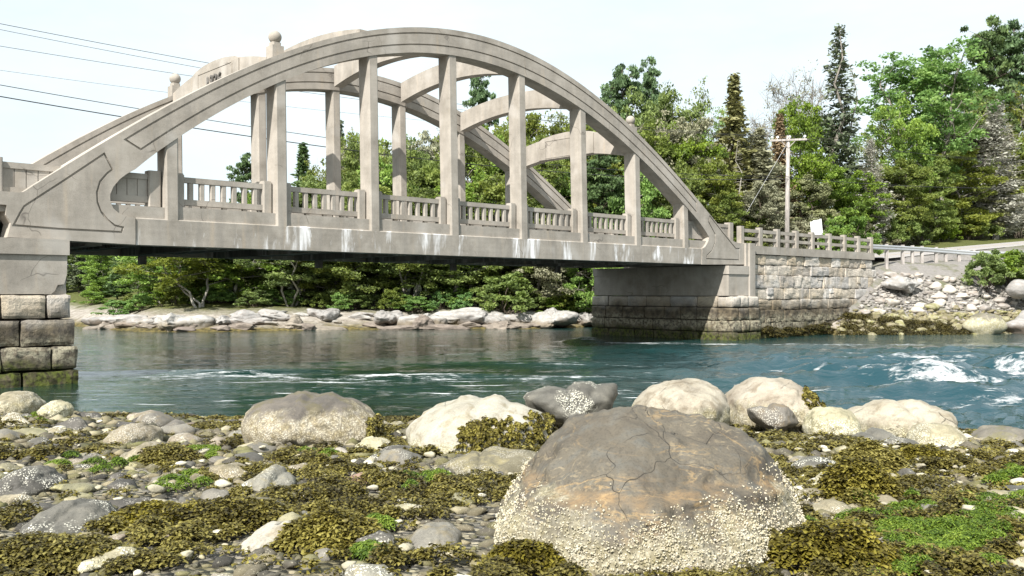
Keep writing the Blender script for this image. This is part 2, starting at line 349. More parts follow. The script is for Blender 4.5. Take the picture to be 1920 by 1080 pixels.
o_int = [(s, float(inn(s))) for s in S(15.0, -11.0, 80)]
o_left = pz([(272, 303), (255, 317), (238, 326), (225, 336), (213, 350), (207, 364), (207, 379), (213, 391), (222, 399), (235, 405), (245, 407.5), (254, 408.5)]) + [(-11.72, 3.75), (-14.98, 3.83), (-14.9, 4.2), (-15.02, 4.4), (-15.0, 4.66), (-15.5, 4.68), (-15.5, 5.02), (-14.72, 5.0)]
outline = o_ext + o_right + o_int + o_left
main_p = [arch_frac(s, .2) for s in S(-12.15, 15.0, 70)] + [arch_frac(s, .71) for s in S(15.25, -11.95, 70)]
left_p = pz([(197, 285), (120, 336), (44, 385), (36, 398), (22, 424), (110, 431), (229, 437), (233, 425), (216, 421), (203, 411), (192, 397), (185, 379), (184, 361), (190, 341), (203, 326), (214, 318)])
right_p = pz([(1332, 403), (1356, 435), (1380, 465), (1387, 465), (1386, 488), (1324, 486), (1325, 478), (1335, 468), (1341, 452), (1341, 440), (1329, 416)])
rib_me = grooved(outline, [main_p, left_p, right_p], 0.0, .72)
rib = obj('arch_rib', rib_me, CON, bridge); rib['label'] = 'near concrete arch rib with grooved panel lines'
rib2 = rib.copy(); COL.objects.link(rib2); rib2.parent = bridge; rib2.location = (0, 8.0, 0); rib2['label'] = 'far concrete arch rib'

HS = [-10.438 + 3.5316 * i for i in range(8)]                       # right edges of the eight hangers
HW, TC = .40, 8.72
for far in (0, 1):
    for s in HS:
        zt = float(inn(min(max(s, -10.9), 14.8) - .2)) + .35; b = MB(); c = .05
        P = [(s - HW + c, .03), (s - c, .03), (s, .03 + c), (s, .68 - c), (s - c, .68), (s - HW + c, .68), (s - HW, .68 - c), (s - HW, .03 + c)]
        b.prism(P, 4.45, zt); V = b.v[0]; V[:, 1] += SHEAR * np.maximum(0, V[:, 2] - 4.6)
        h = b.build('hanger', CON, bridge)
        if far: h.location = (0, 8.0, 0)
# edge beams, deck, floor beams
for t0, t1, lab in ((.03, .74, 'near edge beam streaked with white lime runs'), (7.98, 8.69, None)):
    nb = 60; xs = np.linspace(-11.70, 15.24, nb); V = []; 
    for i, x in enumerate(xs):
        V += [(x, t0, 3.75), (x, t0, 4.49), (x, t0 + .03, 4.52), (x, t1, 4.52), (x, t1, 3.75)]
    q = [(5 * i + j, 5 * i + (j + 1) % 5, 5 * i + 5 + (j + 1) % 5, 5 * i + 5 + j) for i in range(nb - 1) for j in range(5)]
    b = MB().add(V, q); e = b.build('edge_beam', CONB, bridge)
    if lab: e['label'] = lab
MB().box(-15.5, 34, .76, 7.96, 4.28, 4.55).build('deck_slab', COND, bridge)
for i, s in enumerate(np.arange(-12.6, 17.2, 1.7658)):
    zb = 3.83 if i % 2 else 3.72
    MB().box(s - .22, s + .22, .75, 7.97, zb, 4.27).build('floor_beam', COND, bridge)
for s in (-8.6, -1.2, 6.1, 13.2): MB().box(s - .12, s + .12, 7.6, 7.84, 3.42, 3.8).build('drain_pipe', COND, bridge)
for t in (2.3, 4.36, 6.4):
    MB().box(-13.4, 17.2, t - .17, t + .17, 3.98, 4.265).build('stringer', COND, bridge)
# side parapets: kerb, posts, rails and balusters, bay by bay; the far side is a mirrored copy
def copy_tree(o, parent, **k):
    c = o.copy(); COL.objects.link(c); c.parent = parent
    for a, v in k.items(): setattr(c, a, v)
    for ch in [x for x in o.children]: copy_tree(ch, c)
    return c
bays = [(HS[i], HS[i + 1] - HW) for i in range(7)]
made = []
for a, e in bays:
    made.append(MB().box(a + .0, e - .0, .12, .75, 4.5, 4.90).build('kerb', CON, bridge))
    r = MB().box(a + .25, e - .32, .35, .53, 5.66, 5.82, 0, .015).box(a + .25, e - .32, .35, .53, 4.99, 5.16, 0, .015)
    for x in (a + .9, (a + e) / 2, e - .9): r.box(x - .07, x + .07, .38, .50, 4.89, 4.985)
    p = r.build('railing', CON, bridge); made.append(p)
    for x0, x1 in ((a + .03, a + .26), (e - .33, e - .03)):
        MB().box(x0, x1, .28, .60, 4.90, 5.88, 0, .035).box(x0 + .03, x1 - .03, .31, .57, 5.88, 5.92).build('post', CON, p)
    x0, x1 = a + .26, e - .33; n = 7; g = (x1 - x0) / (n + .35)
    for k in range(n):
        x = x0 + g * (k + .68); MB().box(x - .075, x + .075, .365, .515, 5.155, 5.665, 0, .02).build('baluster', CON, p)
# solid, vertically grooved end panels
def solid_panel(a, e, first, last):
    r = MB().box(a, e, .35, .53, 5.66, 5.82).box(a, e, .35, .53, 4.99, 5.17).box(a, e, .41, .47, 5.165, 5.665); n = max(2, round((e - a) / .3)); w = (e - a) / n
    for i in range(n): r.box(a + i * w + .012, a + (i + 1) * w - .012, .38, .50, 5.17, 5.66)
    p = r.build('solid_railing', CON, bridge); made.append(p)
    for x0, x1 in [q for q in (first, last) if q]: MB().box(x0, x1, .26, .62, 4.88, 5.92, 0, .035).build('post', CON, p)
solid_panel(-15.02, -11.24, (-15.42, -15.02), (-11.24, -10.88)); solid_panel(-19.8, -15.43, None, None)
solid_panel(HS[7] + .26, 18.0, (HS[7] + .03, HS[7] + .25), (18.0, 18.34))
made.append(MB().box(-20, -10.84, .12, .75, 4.5, 4.86).build('kerb', CON, bridge)); made.append(MB().box(HS[7], 18.9, .12, .75, 4.5, 4.90).build('kerb', CON, bridge))
for o in made: copy_tree(o, bridge, location=(0, TC, 0), scale=(1, -1, 1))
# cross struts and the two portals (s, plaque or not)
def strut(s, portal):
    x0, x1 = s - HW - .02, s + .02; n = 25; zb = float(inn(s - .2)); zt = float(ext(s - .2)); V = []; q = []
    ts = np.linspace(.7, 8.03, n)
    for t in ts:
        u = (t - 4.36) / 3.66; arc = 1 - u * u
        if portal: lo, hi = zb + .02 + .42 * arc, zt - .04 + .46 * arc
        else: lo, hi = zb + .10 + .42 * arc, zb + .98 + .34 * arc
        V += [(x0, t, lo), (x1, t, lo), (x1, t, hi), (x0, t, hi)]
    q = [(4 * i + j, 4 * i + (j + 1) % 4, 4 * i + 4 + (j + 1) % 4, 4 * i + 4 + j) for i in range(n - 1) for j in range(4)] + [(0, 1, 2, 3), (4 * n - 1, 4 * n - 2, 4 * n - 3, 4 * n - 4)]
    MBs = MB().add(V, q)
    if not portal:
        MBs.build('cross_strut', CON, bridge); return
    p = MBs.build('portal_beam', CON, bridge); zc = zt + .34
    # raised date block with rounded shoulders, on both faces
    P = [(2.55, zc - 1.0), (6.17, zc - 1.0), (6.17, zc - .06), (5.9, zc + .05), (5.2, zc + .15), (4.36, zc + .19), (3.52, zc + .15), (2.82, zc + .05), (2.55, zc - .06)]
    b = MB(); m = len(P); xa, xb = x0 - .045, x1 + .045
    V = [(xa, t, z) for t, z in P] + [(xb, t, z) for t, z in P]
    b.add(V, [(i, (i + 1) % m, m + (i + 1) % m, m + i) for i in range(m)], [(0, i, i + 1) for i in range(1, m - 1)] + [(m, m + i + 1, m + i) for i in range(1, m - 1)])
    # frame strips round the numerals
    pl = b.build('date_block', CON, p)
    fr = MB()
    for (ta, tb, za, zb_) in ((3.0, 5.72, zc - .12, zc - .07), (3.0, 5.72, zc - .95, zc - .90), (3.0, 3.05, zc - .90, zc - .12), (5.67, 5.72, zc - .90, zc - .12)): fr.box(xa - .018, xa + .01, ta, tb, za, zb_)
    fr.build('panel_frame', CON, p)
    if s < 0:
        fc = bpy.data.curves.new('date_numerals', 'FONT'); fc.body = '1926'; fc.size = .56; fc.extrude = .03; fc.bevel_depth = .008; fc.align_x = 'CENTER'; fc.align_y = 'CENTER'; fc.space_character = 1.12
        tmp = bpy.data.objects.new('date_numerals', fc); fm = bpy.data.meshes.new_from_object(tmp); bpy.data.objects.remove(tmp); bpy.data.curves.remove(fc); fm.materials.clear(); fo = obj('date_numerals', fm, COND, p)  # dark concrete on the digits stands in for shadow in cut numerals
        fo.matrix_local = Matrix(((0, 0, -1, xa - .03), (-1, 0, 0, 4.36), (0, 1, 0, zc - .54), (0, 0, 0, 1)))
    for t in (.53, 8.36):
        ze = float(ext(s - .2)); b = MB().box(x0 + .02, x1 - .02, t - .22, t + .22, ze - .3, ze + .30).box(x0 + .07, x1 - .07, t - .15, t + .15, ze + .30, ze + .42, 0, .04)
        fb = b.build('finial_pedestal', CON, p)
        bm = bmesh.new(); bmesh.ops.create_uvsphere(bm, u_segments=24, v_segments=16, radius=.21)
        for v in bm.verts: v.co += Vector(((x0 + x1) / 2, t, ze + .60))
        me = bpy.data.meshes.new('ball_finial'); bm.to_mesh(me); bm.free()
        for f in me.polygons: f.use_smooth = True
        obj('ball_finial', me, CON, fb)
for i in (1, 2, 3, 4, 5, 6): strut(HS[i], i in (1, 6))

# ---------------------------------------------------------------- masonry
def block_template(n=6):
    g = np.linspace(-1, 1, n + 1); V = {}; Fq = []
    def vid(p):
        k = tuple(np.round(p, 5)); return V.setdefault(k, len(V))
    for ax in range(3):
        for sg in (-1, 1):
            for i in range(n):
                for j in range(n):
                    c = []
                    for a, b in ((i, j), (i + 1, j), (i + 1, j + 1), (i, j + 1)):
                        p = [0, 0, 0]; p[ax] = sg; p[(ax + 1) % 3] = g[a]; p[(ax + 2) % 3] = g[b]; c.append(vid(p))
                    Fq.append(c if sg > 0 else c[::-1])
    return np.array(list(V.keys())), np.array(Fq)
BT_V, BT_F = block_template(7)
def stone(mb, x0, x1, y0, y1, z0, z1, rad=.05, amp=.03, seed=0, rock=.05):
    h = np.array([x1 - x0, y1 - y0, z1 - z0]) / 2; c = np.array([x0 + x1, y0 + y1, z0 + z1]) / 2
    p = BT_V * h; q = np.clip(p, -(h - rad), h - rad); d = p - q; l = np.linalg.norm(d, axis=1)[:, None] + 1e-9
    p = q + d / l * rad; nrm = d / l
    k = fbm((p + c) * 2.6 + seed * 7.7, 4, seed % 97, .6)[:, None]
    bulge = rock * np.prod(1 - np.abs(BT_V[:, [0, 2]]) ** 2.5, axis=1)[:, None]
    p = p + nrm * (k * amp * 1.7 + bulge) + c
    mb.add(p, BT_F, None, random.random())
def courses(mb, a, b, rows, t0, t1, lmin, lmax, along='s', gap=.012, seed=0, jitter=.04, front=-1, batter=0.0, split=0.0, **k):
    """rows = z levels from the top; stones run along s (face at t0) or along t (face at s=t0)"""
    for r in range(len(rows) - 1):
        x = a - (random.random() * .5 if r % 2 else 0); zt, zb = rows[r], rows[r + 1]; bt = batter * r
        while x < b - .15:
            L = random.uniform(lmin, lmax); e = min(x + L, b)
            if b - e < .3: e = b
            j = random.uniform(-jitter, jitter); xs = max(x, a)
            dz = random.uniform(0, .03)
            if e - xs > .1:
                if along == 's' and split and random.random() < split:
                    zm = zb + (zt - zb) * random.uniform(.35, .65); L2 = xs + (e - xs) * random.uniform(.3, 1.0)
                    for (p0, p1, q0, q1) in ((xs, L2, zb, zm), (xs, L2, zm, zt), (L2, e, zb, zt)):
                        if p1 - p0 > .08: stone(mb, p0 + gap, p1 - gap, t0 + j - bt + random.uniform(-.03, .03), t1, q0 + gap, q1 - gap, seed=seed + int(p0 * 31) + int(q0 * 57), **k)
                elif along == 's': stone(mb, xs + gap, e - gap, t0 + j - bt, t1, zb + gap * .7, zt - gap * .7 - dz, seed=seed + int(x * 31) + r * 7, **k)
                else: stone(mb, t0 + j - bt, t1, xs + gap, e - gap, zb + gap * .7, zt - gap * .7 - dz, seed=seed + int(x * 31) + r * 7, **k)
            x = e
# left abutment: concrete cap and block over big granite blocks
lab = thing('bridge_abutment', 'square bridge abutment at the left edge with concrete cap over large granite blocks', 'abutment', (BO[0], BO[1], 0), BROT, 'bridge abutments')
MB().box(-26, -13.58, -.36, 9.1, 3.39, 3.80).build('cap', CON, lab)
P = [(-26, 3.385), (-13.62, 3.385), (-13.63, 2.88), (-13.70, 2.62), (-13.86, 2.60), (-13.93, 2.44), (-14.02, 2.36), (-26, 2.35)]
n = len(P); V = [(x, -.30, z) for x, z in P] + [(x, .25, z) for x, z in P]
b = MB().add(V, [(i, (i + 1) % n, n + (i + 1) % n, n + i) for i in range(n)], [(0, i + 1, i) for i in range(1, n - 1)] + [(n, n + i, n + i + 1) for i in range(1, n - 1)])
b.box(-26, -13.66, .25, 9.0, 2.35, 3.385); stone(b, -14.15, -13.64, -.20, .24, 2.35, 2.95, .03, .06, 5, 0); b.build('concrete_block', CON, lab)
b = MB(); sx = lambda px, t: sz(px, 600, t)[0]
for (z1, z0, t, xs) in ((2.35, 1.70, -.40, (-90, 2, 88, 134.5)), (1.70, .99, -.44, (-150, -60, 38, 141)), (.99, .37, -.52, (-110, 2, 97, 147)), (.37, -.9, -.58, (-140, -60, 42, 149))):
    xs = [sx(p, t) for p in xs]; xs = [xs[0] - 5, xs[0] - 3.2, xs[0] - 1.5] + xs
    for i in range(len(xs) - 1): stone(b, xs[i] + .015, xs[i + 1] - .012, t, .6, z0 + .012, z1 - .012, .05, .035, i * 5 + int(z0 * 10), .045)
    for y in range(6): stone(b, xs[-2], xs[-1] - .02, .62 + y * 1.4, .60 + (y + 1) * 1.4, z0 + .012, z1 - .012, .05, .03, y + 60)
b.box(-26, -13.95, .3, 8.8, -1.5, 2.33); b.build('granite_masonry', GRAN, lab)
# right abutment
rab = thing('bridge_abutment', 'tall bridge abutment in the water on the far side, shaded concrete over weedy granite courses', 'abutment', (BO[0], BO[1], 0), BROT, 'bridge abutments')
MB().box(17.28, 19.2, -.17, 8.9, 3.30, 3.72).build('cap', CON, rab)
MB().box(17.33, 19.1, -.12, 8.85, 2.22, 3.30).box(19.1, 19.62, -.2, .9, 1.9, 4.90, 0, .02).box(18.91, 19.1, -.1, .9, 3.73, 4.9).build('concrete_block', CON, rab)
b = MB(); courses(b, .5, 8.95, [2.21, 1.64, 1.0, .41, -.9], 17.25, 18.2, 1.0, 1.9, 't', seed=3, batter=.025, jitter=.02)
courses(b, 17.3, 19.85, [2.21, 1.64, 1.0, .41, -.9], -.30, .5, .7, 1.25, 's', seed=9, batter=.04, jitter=.04)
b.box(17.6, 19.6, .3, 8.8, -1.5, 2.2); b.build('granite_masonry', GRAN, rab)
# approach wall with its coping, and the concrete rail on top
wl = thing('retaining_wall', 'pale rubble granite retaining wall with concrete coping right of the bridge', 'wall', (BO[0], BO[1], 0), BROT)
MB().box(19.63, 33.25, .02, .9, 4.38, 4.80, 0, .02).build('coping', CON, wl)
b = MB(); courses(b, 19.64, 33.15, [4.37, 3.84, 3.30, 2.62, 2.02, 1.46, .80, -.6], .12, .9, .7, 2.2, 's', seed=21, jitter=.05, batter=.03, gap=.004, amp=.045, rock=.015, rad=.03, split=.14)
for r, zt in enumerate((3.8, 3.25, 2.66)): stone(b, 33.1, 33.8 + .3 * r, .15, 1.0, zt - .55, zt - .02, .06, .05, r + 70)
b.build('granite_masonry', GRAN, wl)
MB().box(19.62, 34.2, .7, 8.6, -1.5, 4.27).box(19.66, 33.0, .26, .69, 1.2, 4.36).build('core', CON, wl)
fence = thing('post_and_rail', 'grey concrete post and two-rail fence on top of the granite wall', 'fence', (BO[0], BO[1], 0), BROT)
posts = [sz(p, 430, .2)[0] for p in (1390, 1425, 1458, 1493, 1523, 1555, 1583, 1609, 1633)]
b = MB().box(posts[0], posts[-1] + .1, .17, .33, 5.49, 5.66, 0, .02).box(posts[0], posts[-1] + .1, .17, .33, 5.08, 5.24, 0, .02); b.build('rail', CON, fence)
for i, s in enumerate(posts):
    b = MB().box(s - .16, s + .16, .12, .40, 4.80, 5.78, 0, .035)
    # splayed foot
    if i: 
        V = [(s - .30, .2, 4.80), (s - .15, .2, 4.80), (s - .15, .2, 5.35), (s - .30, .32, 4.80), (s - .15, .32, 4.80), (s - .15, .32, 5.35)]
        b.add(V, [(0, 3, 5, 2), (0, 1, 4, 3)], [(0, 2, 1), (3, 4, 5)])
    b.build('post', CON, fence)
# ---------------------------------------------------------------- ground, water, road
NX = [-60, -20, -14, -10.4, -8.5, -4.8, -2.2, 0, 3, 5.8, 7.2, 8.0, 9, 12, 20, 60]; NY = [24, 20, 19, 18.6, 18.0, 16.8, 17.0, 17.4, 17.6, 17.0, 15.8, 14.2, 12.5, 10, 6, 0]
FX = [-400, -120, -80, -45, -30.8, -22.9, -18, -9, 1.4, 5.6, 12, 16, 18.3, 24, 30, 60, 120, 400]; FY = [200, 150, 120, 84, 64.5, 55.6, 55.4, 58.9, 60, 63.5, 62, 58, 51.4, 52.6, 53.6, 57, 62, 70]
def beach_h(X, Y, detail=True):
    q = np.interp(X, NX, NY) - Y; z = np.where(q > 0, 1.15 * (1 - np.exp(-np.maximum(q, 0) / 9)), .13 * q)
    if detail: z = z + .05 * fb2(X * .7, Y * .7, 3, 5) * sstep(-1, 3, q)
    return np.maximum(z, -1.5)
def road_z(s): return 4.62 + .068 * np.maximum(0, s - 37)
def ground_h(X, Y):
    X = np.asarray(X, float); Y = np.asarray(Y, float)
    q = Y - np.interp(X, FX, FY); s, t = to_st(X, Y)
    left = np.interp(q, [-12, 0, 2.5, 5, 15, 60, 400], [-1.5, 0, .75, 1.25, 2.0, 6.0, 16])
    nz = fb2(X * .25, Y * .25, 4, 11)
    left = left + nz * .3 * sstep(0, 3, q)
    rz = road_z(s); bank = np.interp(q, [-10, 0, 2.0, 4.6, 6.5, 9], [-1.5, -.05, 1.1, 3.4, 4.35, 4.6]) + nz * .25 * sstep(0, 2, q)
    up = np.where(t > 8.5, rz + .06 * (t - 8.5) + .5 * nz * sstep(9, 14, t), np.where(t < -1, np.minimum(rz, 4.6 + .03 * np.maximum(0, q - 9)) + (rz - 4.6) * sstep(-7, -1, t) * .95, rz - .07))
    right = np.where(q > 9, np.maximum(np.minimum(up, 4.6 + .35 * (q - 9) + 2), 4.5), bank)
    right = np.where((t > -1) & (t < 8.5) & (q > 8), rz - .07, right)
    w = sstep(7, 15, X); land = left * (1 - w) + right * w
    h = np.maximum(np.maximum(land, beach_h(X, Y, False) - .12), -1.5)
    dx = np.maximum(s + 24, 0); dy = np.maximum(np.maximum(.5 - t, t - 8.5), 0)
    return np.maximum(h, 4.3 - .9 * np.hypot(dx, dy))
def sheet(name, xs, ys, hf, mat, smooth=True):
    X, Y = np.meshgrid(xs, ys); Z = hf(X, Y); V = np.stack([X, Y, Z], 2).reshape(-1, 3); nx, ny = len(xs), len(ys)
    i = np.arange(nx - 1)[None, :] + np.arange(ny - 1)[:, None] * nx; i = i.ravel()
    return obj(name, npmesh(name, V, np.stack([i, i + 1, i + 1 + nx, i + nx], 1), smooth), mat)

def mat_ground():
    m = M('ground', .95, .1); P = m.pos(); z = m.z(P); n = m.noise(P, .8, 6, .65); zz = m.math('ADD', z, m.math('MULTIPLY', m.math('SUBTRACT', n, .5), .9))
    rock = m.mix(m.ramp(m.noise(P, 1.9, 6, .7), [(.35, 0.0), (.65, 1.0)]), (.19, .165, .135), (.38, .35, .31))
    weed = m.mix(m.ramp(m.noise(P, 3.5, 4, .6), [(.4, 0.0), (.6, 1.0)]), (.06, .052, .025), (.155, .125, .05))
    grass = m.mix(m.ramp(m.noise(P, 5, 5, .7), [(.35, 0.0), (.65, 1.0)]), (.05, .062, .018), (.125, .13, .045))
    col = m.mix(m.rng(zz, .1, .55, 0, 1), weed, rock); col = m.mix(m.rng(zz, .9, 1.4, 0, 1), col, grass)
    sx, sy, sz_ = m.sep(P)                                              # gravelly spill at the foot of the approach road
    g = m.math('MULTIPLY', m.rng(sx, 15, 19, 0, 1), m.rng(zz, 5.4, 6.2, 1, 0)); g = m.math('MULTIPLY', g, m.rng(zz, .7, 1.2, 0, 1)); g = m.math('MULTIPLY', g, m.ramp(n, [(.36, .35), (.5, 1.0)]))
    col = m.mix(g, col, m.mix(m.noise(P, 6, 5, .7), (.13, .122, .115), (.29, .272, .255)))
    return m.fin(col, m.bump(m.noise(P, 4, 6, .7), .9, .12))
GROUND = mat_ground()
warp = lambda a: np.sign(a) * (np.abs(a) ** 2.2)
xs = np.concatenate([np.linspace(-3000, -130, 16)[:-1], np.linspace(-130, -32, 34)[:-1], np.linspace(-32, 64, 193), np.linspace(64, 160, 33)[1:], np.linspace(160, 3000, 16)[1:]])
ys = np.concatenate([np.linspace(-600, -8, 8)[:-1], np.linspace(-8, 46, 55)[:-1], np.linspace(46, 110, 160), np.linspace(110, 200, 31)[1:], np.linspace(200, 3500, 18)[1:]])
struct(sheet('ground', xs, ys, ground_h, GROUND))

def mat_beach():
    m = M('beach', .85, .3); P = m.pos()
    v = m.n('TexVoronoi'); m.put(v.inputs['Vector'], P); v.inputs['Scale'].default_value = 15; c = v.outputs['Color']; g = m.n('RGBToBW'); m.l(c, g.inputs[0])
    col = m.ramp(g.outputs[0], [(.2, (.09, .085, .075)), (.45, (.19, .175, .145)), (.6, (.15, .145, .14)), (.8, (.33, .30, .22))])
    n = m.noise(P, 1.6, 5, .65); col = m.mix(m.ramp(n, [(.45, 0.0), (.62, .75)]), col, m.mix(m.noise(P, 25, 3), (.045, .04, .012), (.17, .145, .035)))
    n2 = m.noise(P, 2.3, 5, .65); col = m.mix(m.ramp(n2, [(.56, 0.0), (.66, .7)]), col, (.42, .40, .27))
    h = m.math('SUBTRACT', 1.0, m.math('MULTIPLY', v.outputs['Distance'], 7)); return m.fin(col, m.bump(m.math('ADD', h, m.noise(P, 60, 3)), .8, .05))
struct(sheet('beach', np.linspace(-26, 22, 240), np.linspace(1.0, 22, 150), beach_h, mat_beach()))

# water: fan-shaped grid, finer close by
wk = np.linspace(-2.2, 1.35, 760); wd = 10.5 * (1.0096 ** np.arange(262)); wd = np.concatenate([wd, [140, 180, 260, 420]])
HUMP = [(11.3, 24.9, 2.4, .7, .42), (9.2, 26.9, 1.1, .55, .34), (15.2, 27.1, 1.7, .8, .5), (11.0, 21.8, 3, .7, .16), (7.0, 24.5, 2.5, .7, .14), (10.5, 38.5, 4, 1, .14), (12.8, 29.0, 2.6, .8, .30), (8.4, 29.5, 2.2, .8, .16), (14.5, 22.4, 2.4, .8, .20), (10.5, 33, 2.8, .9, .2),
        (15.5, 32, 2.5, .9, .26), (17.5, 35.5, 3, 1, .22), (12.2, 36.5, 3, 1, .16), (18.5, 28, 2, .9, .4), (5.2, 27.5, 2.5, .7, .10), (1.2, 31, 3, .8, .08), (-8, 27.6, 4.5, .5, .10), (-3, 26.2, 5, .5, .08), (19, 23.5, 3, 1, .3), (3.6, 44.5, .9, 1.2, .22)]
def wave(X, Y):
    r = sstep(1, 9, X) * sstep(46, 34, Y); A = .012 + .018 * sstep(36, 22, Y) + .16 * r
    z = A * (fb2(X * .55 + 3, Y * 1.1, 4, 31, .6) * 1.5) + .35 * A * fb2(X * 2.2, Y * 3.6, 3, 41)
    for x, y, lx, ly, a in HUMP:
        dx = (X - x) / lx; dy = (Y - y + .25 * np.sin(X * 1.3)) / ly; z = z + a * (1.45 if x > 6 else 1) * np.exp(-dx * dx) * (np.exp(-dy * dy) - .55 * np.exp(-(dy + 1.5) ** 2))
    return z
FOAM = [(11.6, 24.2, 1.5, .75, 1.15), (15.4, 26.5, 1.6, .9, 1.2), (9.6, 26.2, .75, .6, .95), (8.9, 26.6, .5, .8, .7), (12.8, 28.6, 1.8, .5, .75), (10.4, 25.4, .8, .8, .8), (13.4, 23.6, 1.3, .5, .8), (18.5, 27.6, 2, .8, 1), (14.0, 24.7, 2.4, .6, .6),
        (-8.5, 26.4, 4.0, 1.3, .74), (-3.0, 26.2, 4.0, 1.0, .80), (-5.5, 24.6, 4.5, .6, .66), (0.5, 25.6, 2.5, .7, .6), (2.2, 30.5, 1.7, .5, .6), (2.5, 26, 3.4, .8, .42), (6.2, 43.2, 2.6, .7, .85), (9.5, 42.3, 3.2, .7, .9), (13.5, 42.2, 4, .7, .85), (19, 41.5, 5, .8, .75), (3.6, 44.6, .7, .8, .8),
        (17.5, 37, 4, .7, .55), (16, 33, 3, .8, .55), (13.2, 33, 3, .5, .45), (11, 20.2, 3.5, 1.4, .55), (9, 22.4, 3, .7, .55), (1, 22.2, 3.5, .8, .5), (-3, 21.5, 4, .7, .33), (-5.5, 19.6, 3, .8, .28), (6.5, 23.5, 2.2, .7, .36)]
X, Y = np.meshgrid(wk, wd); X = X * Y; Z = wave(X, Y); Fm = np.zeros_like(X)
for x, y, lx, ly, a in FOAM: Fm = np.maximum(Fm, a * np.exp(-((X - x) / lx) ** 2 - ((Y - y + .3 * fb2(X * .4, Y * .4, 2, 77)) / ly) ** 2))
crest = sstep(.26, .50, Z) * sstep(2, 7, X) * sstep(42, 36, Y); Fm = np.maximum(Fm, .80 * crest)
nx, ny = len(wk), len(wd); ii = (np.arange(nx - 1)[None, :] + np.arange(ny - 1)[:, None] * nx).ravel()
def mat_water():
    m = M('water', .06, .5); P = m.pos(); f = m.attr('foam'); m.b.inputs['IOR'].default_value = 1.33
    sx, sy, s_ = m.sep(P)
    body = m.mix(m.ramp(m.noise(m.mapv(P, (.12, .3, 1)), 1.0, 4, .6), [(.35, 0.0), (.65, 1.0)]), (.006, .022, .014), (.012, .040, .036))
    body = m.mix(m.math('MULTIPLY', m.rng(sx, 1, 9, 0, 1), m.rng(sy, 30, 46, 1, .25)), body, (.012, .044, .056))
    st = m.noise(m.mapv(P, (.55, 2.6, 1)), 1.0, 7, .68, .6); st2 = m.noise(m.mapv(P, (3.5, 9, 3)), 1.0, 4, .7, .5)
    e = m.math('ADD', m.math('MULTIPLY', f, .82), m.math('MULTIPLY', m.math('SUBTRACT', st, .5), 2.6)); e = m.math('ADD', e, m.math('MULTIPLY', m.math('SUBTRACT', st2, .5), 1.5))
    fo = m.ramp(e, [(.48, 0.0), (.74, .4), (1.15, 1.0)]); fo = m.math('MULTIPLY', fo, m.rng(f, .08, .3, 0, 1))
    thin = m.ramp(m.noise(m.mapv(P, (.35, 3.2, 1)), 1.0, 6, .66, .3), [(.635, 0.0), (.68, .8)]); thin = m.math('MULTIPLY', thin, m.math('MULTIPLY', m.rng(sy, 36, 26, 0, 1), m.rng(sx, -13, -3, .35, 1)))
    fo = m.math('MAXIMUM', fo, thin)
    m.put(m.b.inputs['Base Color'], m.mix(fo, body, (.80, .82, .83))); m.put(m.b.inputs['Roughness'], m.rng(fo, 0, 1, .05, .8))
    a = m.noise(m.mapv(P, (1.2, 3.2, 1)), 1.0, 5, .6, .4); b = m.noise(m.mapv(P, (5, 9, 1)), 1.0, 4, .6)
    h = m.math('ADD', m.math('MULTIPLY', a, 1.0), m.math('MULTIPLY', b, .22)); h = m.math('ADD', h, m.math('MULTIPLY', fo, .8))
    am = m.rng(sx, -6, 9, .40, 1.15)
    bp = m.n('Bump'); m.put(bp.inputs['Strength'], m.math('MULTIPLY', am, .55)); bp.inputs['Distance'].default_value = .12; m.l(h, bp.inputs['Height']); m.l(bp.outputs[0], m.b.inputs['Normal'])
    return m.m
water = obj('water', npmesh('water', np.stack([X, Y, Z], 2).reshape(-1, 3), np.stack([ii, ii + 1, ii + 1 + nx, ii + nx], 1), True, {'foam': Fm.ravel()}), mat_water()); struct(water)

# road across the bridge and up the hill beyond
def strip(name, ss, t0, t1, dz, mat, nt=2):
    V = []; ts = np.linspace(t0, t1, nt)
    for s in ss:
        for t in ts: x, y = from_st(s, t); V.append((x, y, float(road_z(s)) + dz))
    i = (np.arange(nt - 1)[None, :] + np.arange(len(ss) - 1)[:, None] * nt).ravel()
    return obj(name, npmesh(name, V, np.stack([i, i + nt, i + 1 + nt, i + 1], 1)), mat)
ASPH = mat_plain('asphalt', (.33, .31, .30), .9, .2, 6, .25); LINE = mat_plain('road_paint', (.72, .70, .62), .7, .3, 20, .2); YEL = mat_plain('yellow_road_paint', (.55, .40, .08), .7, .3, 20, .2)
rs = np.linspace(-24, 120, 100)
struct(strip('road', rs, .85, 7.85, -.02, ASPH)); struct(strip('road_edge_line', rs, 1.15, 1.27, -.015, LINE)); struct(strip('road_edge_line', rs, 7.4, 7.52, -.015, LINE)); struct(strip('road_centre_line', rs, 4.28, 4.40, -.015, YEL))

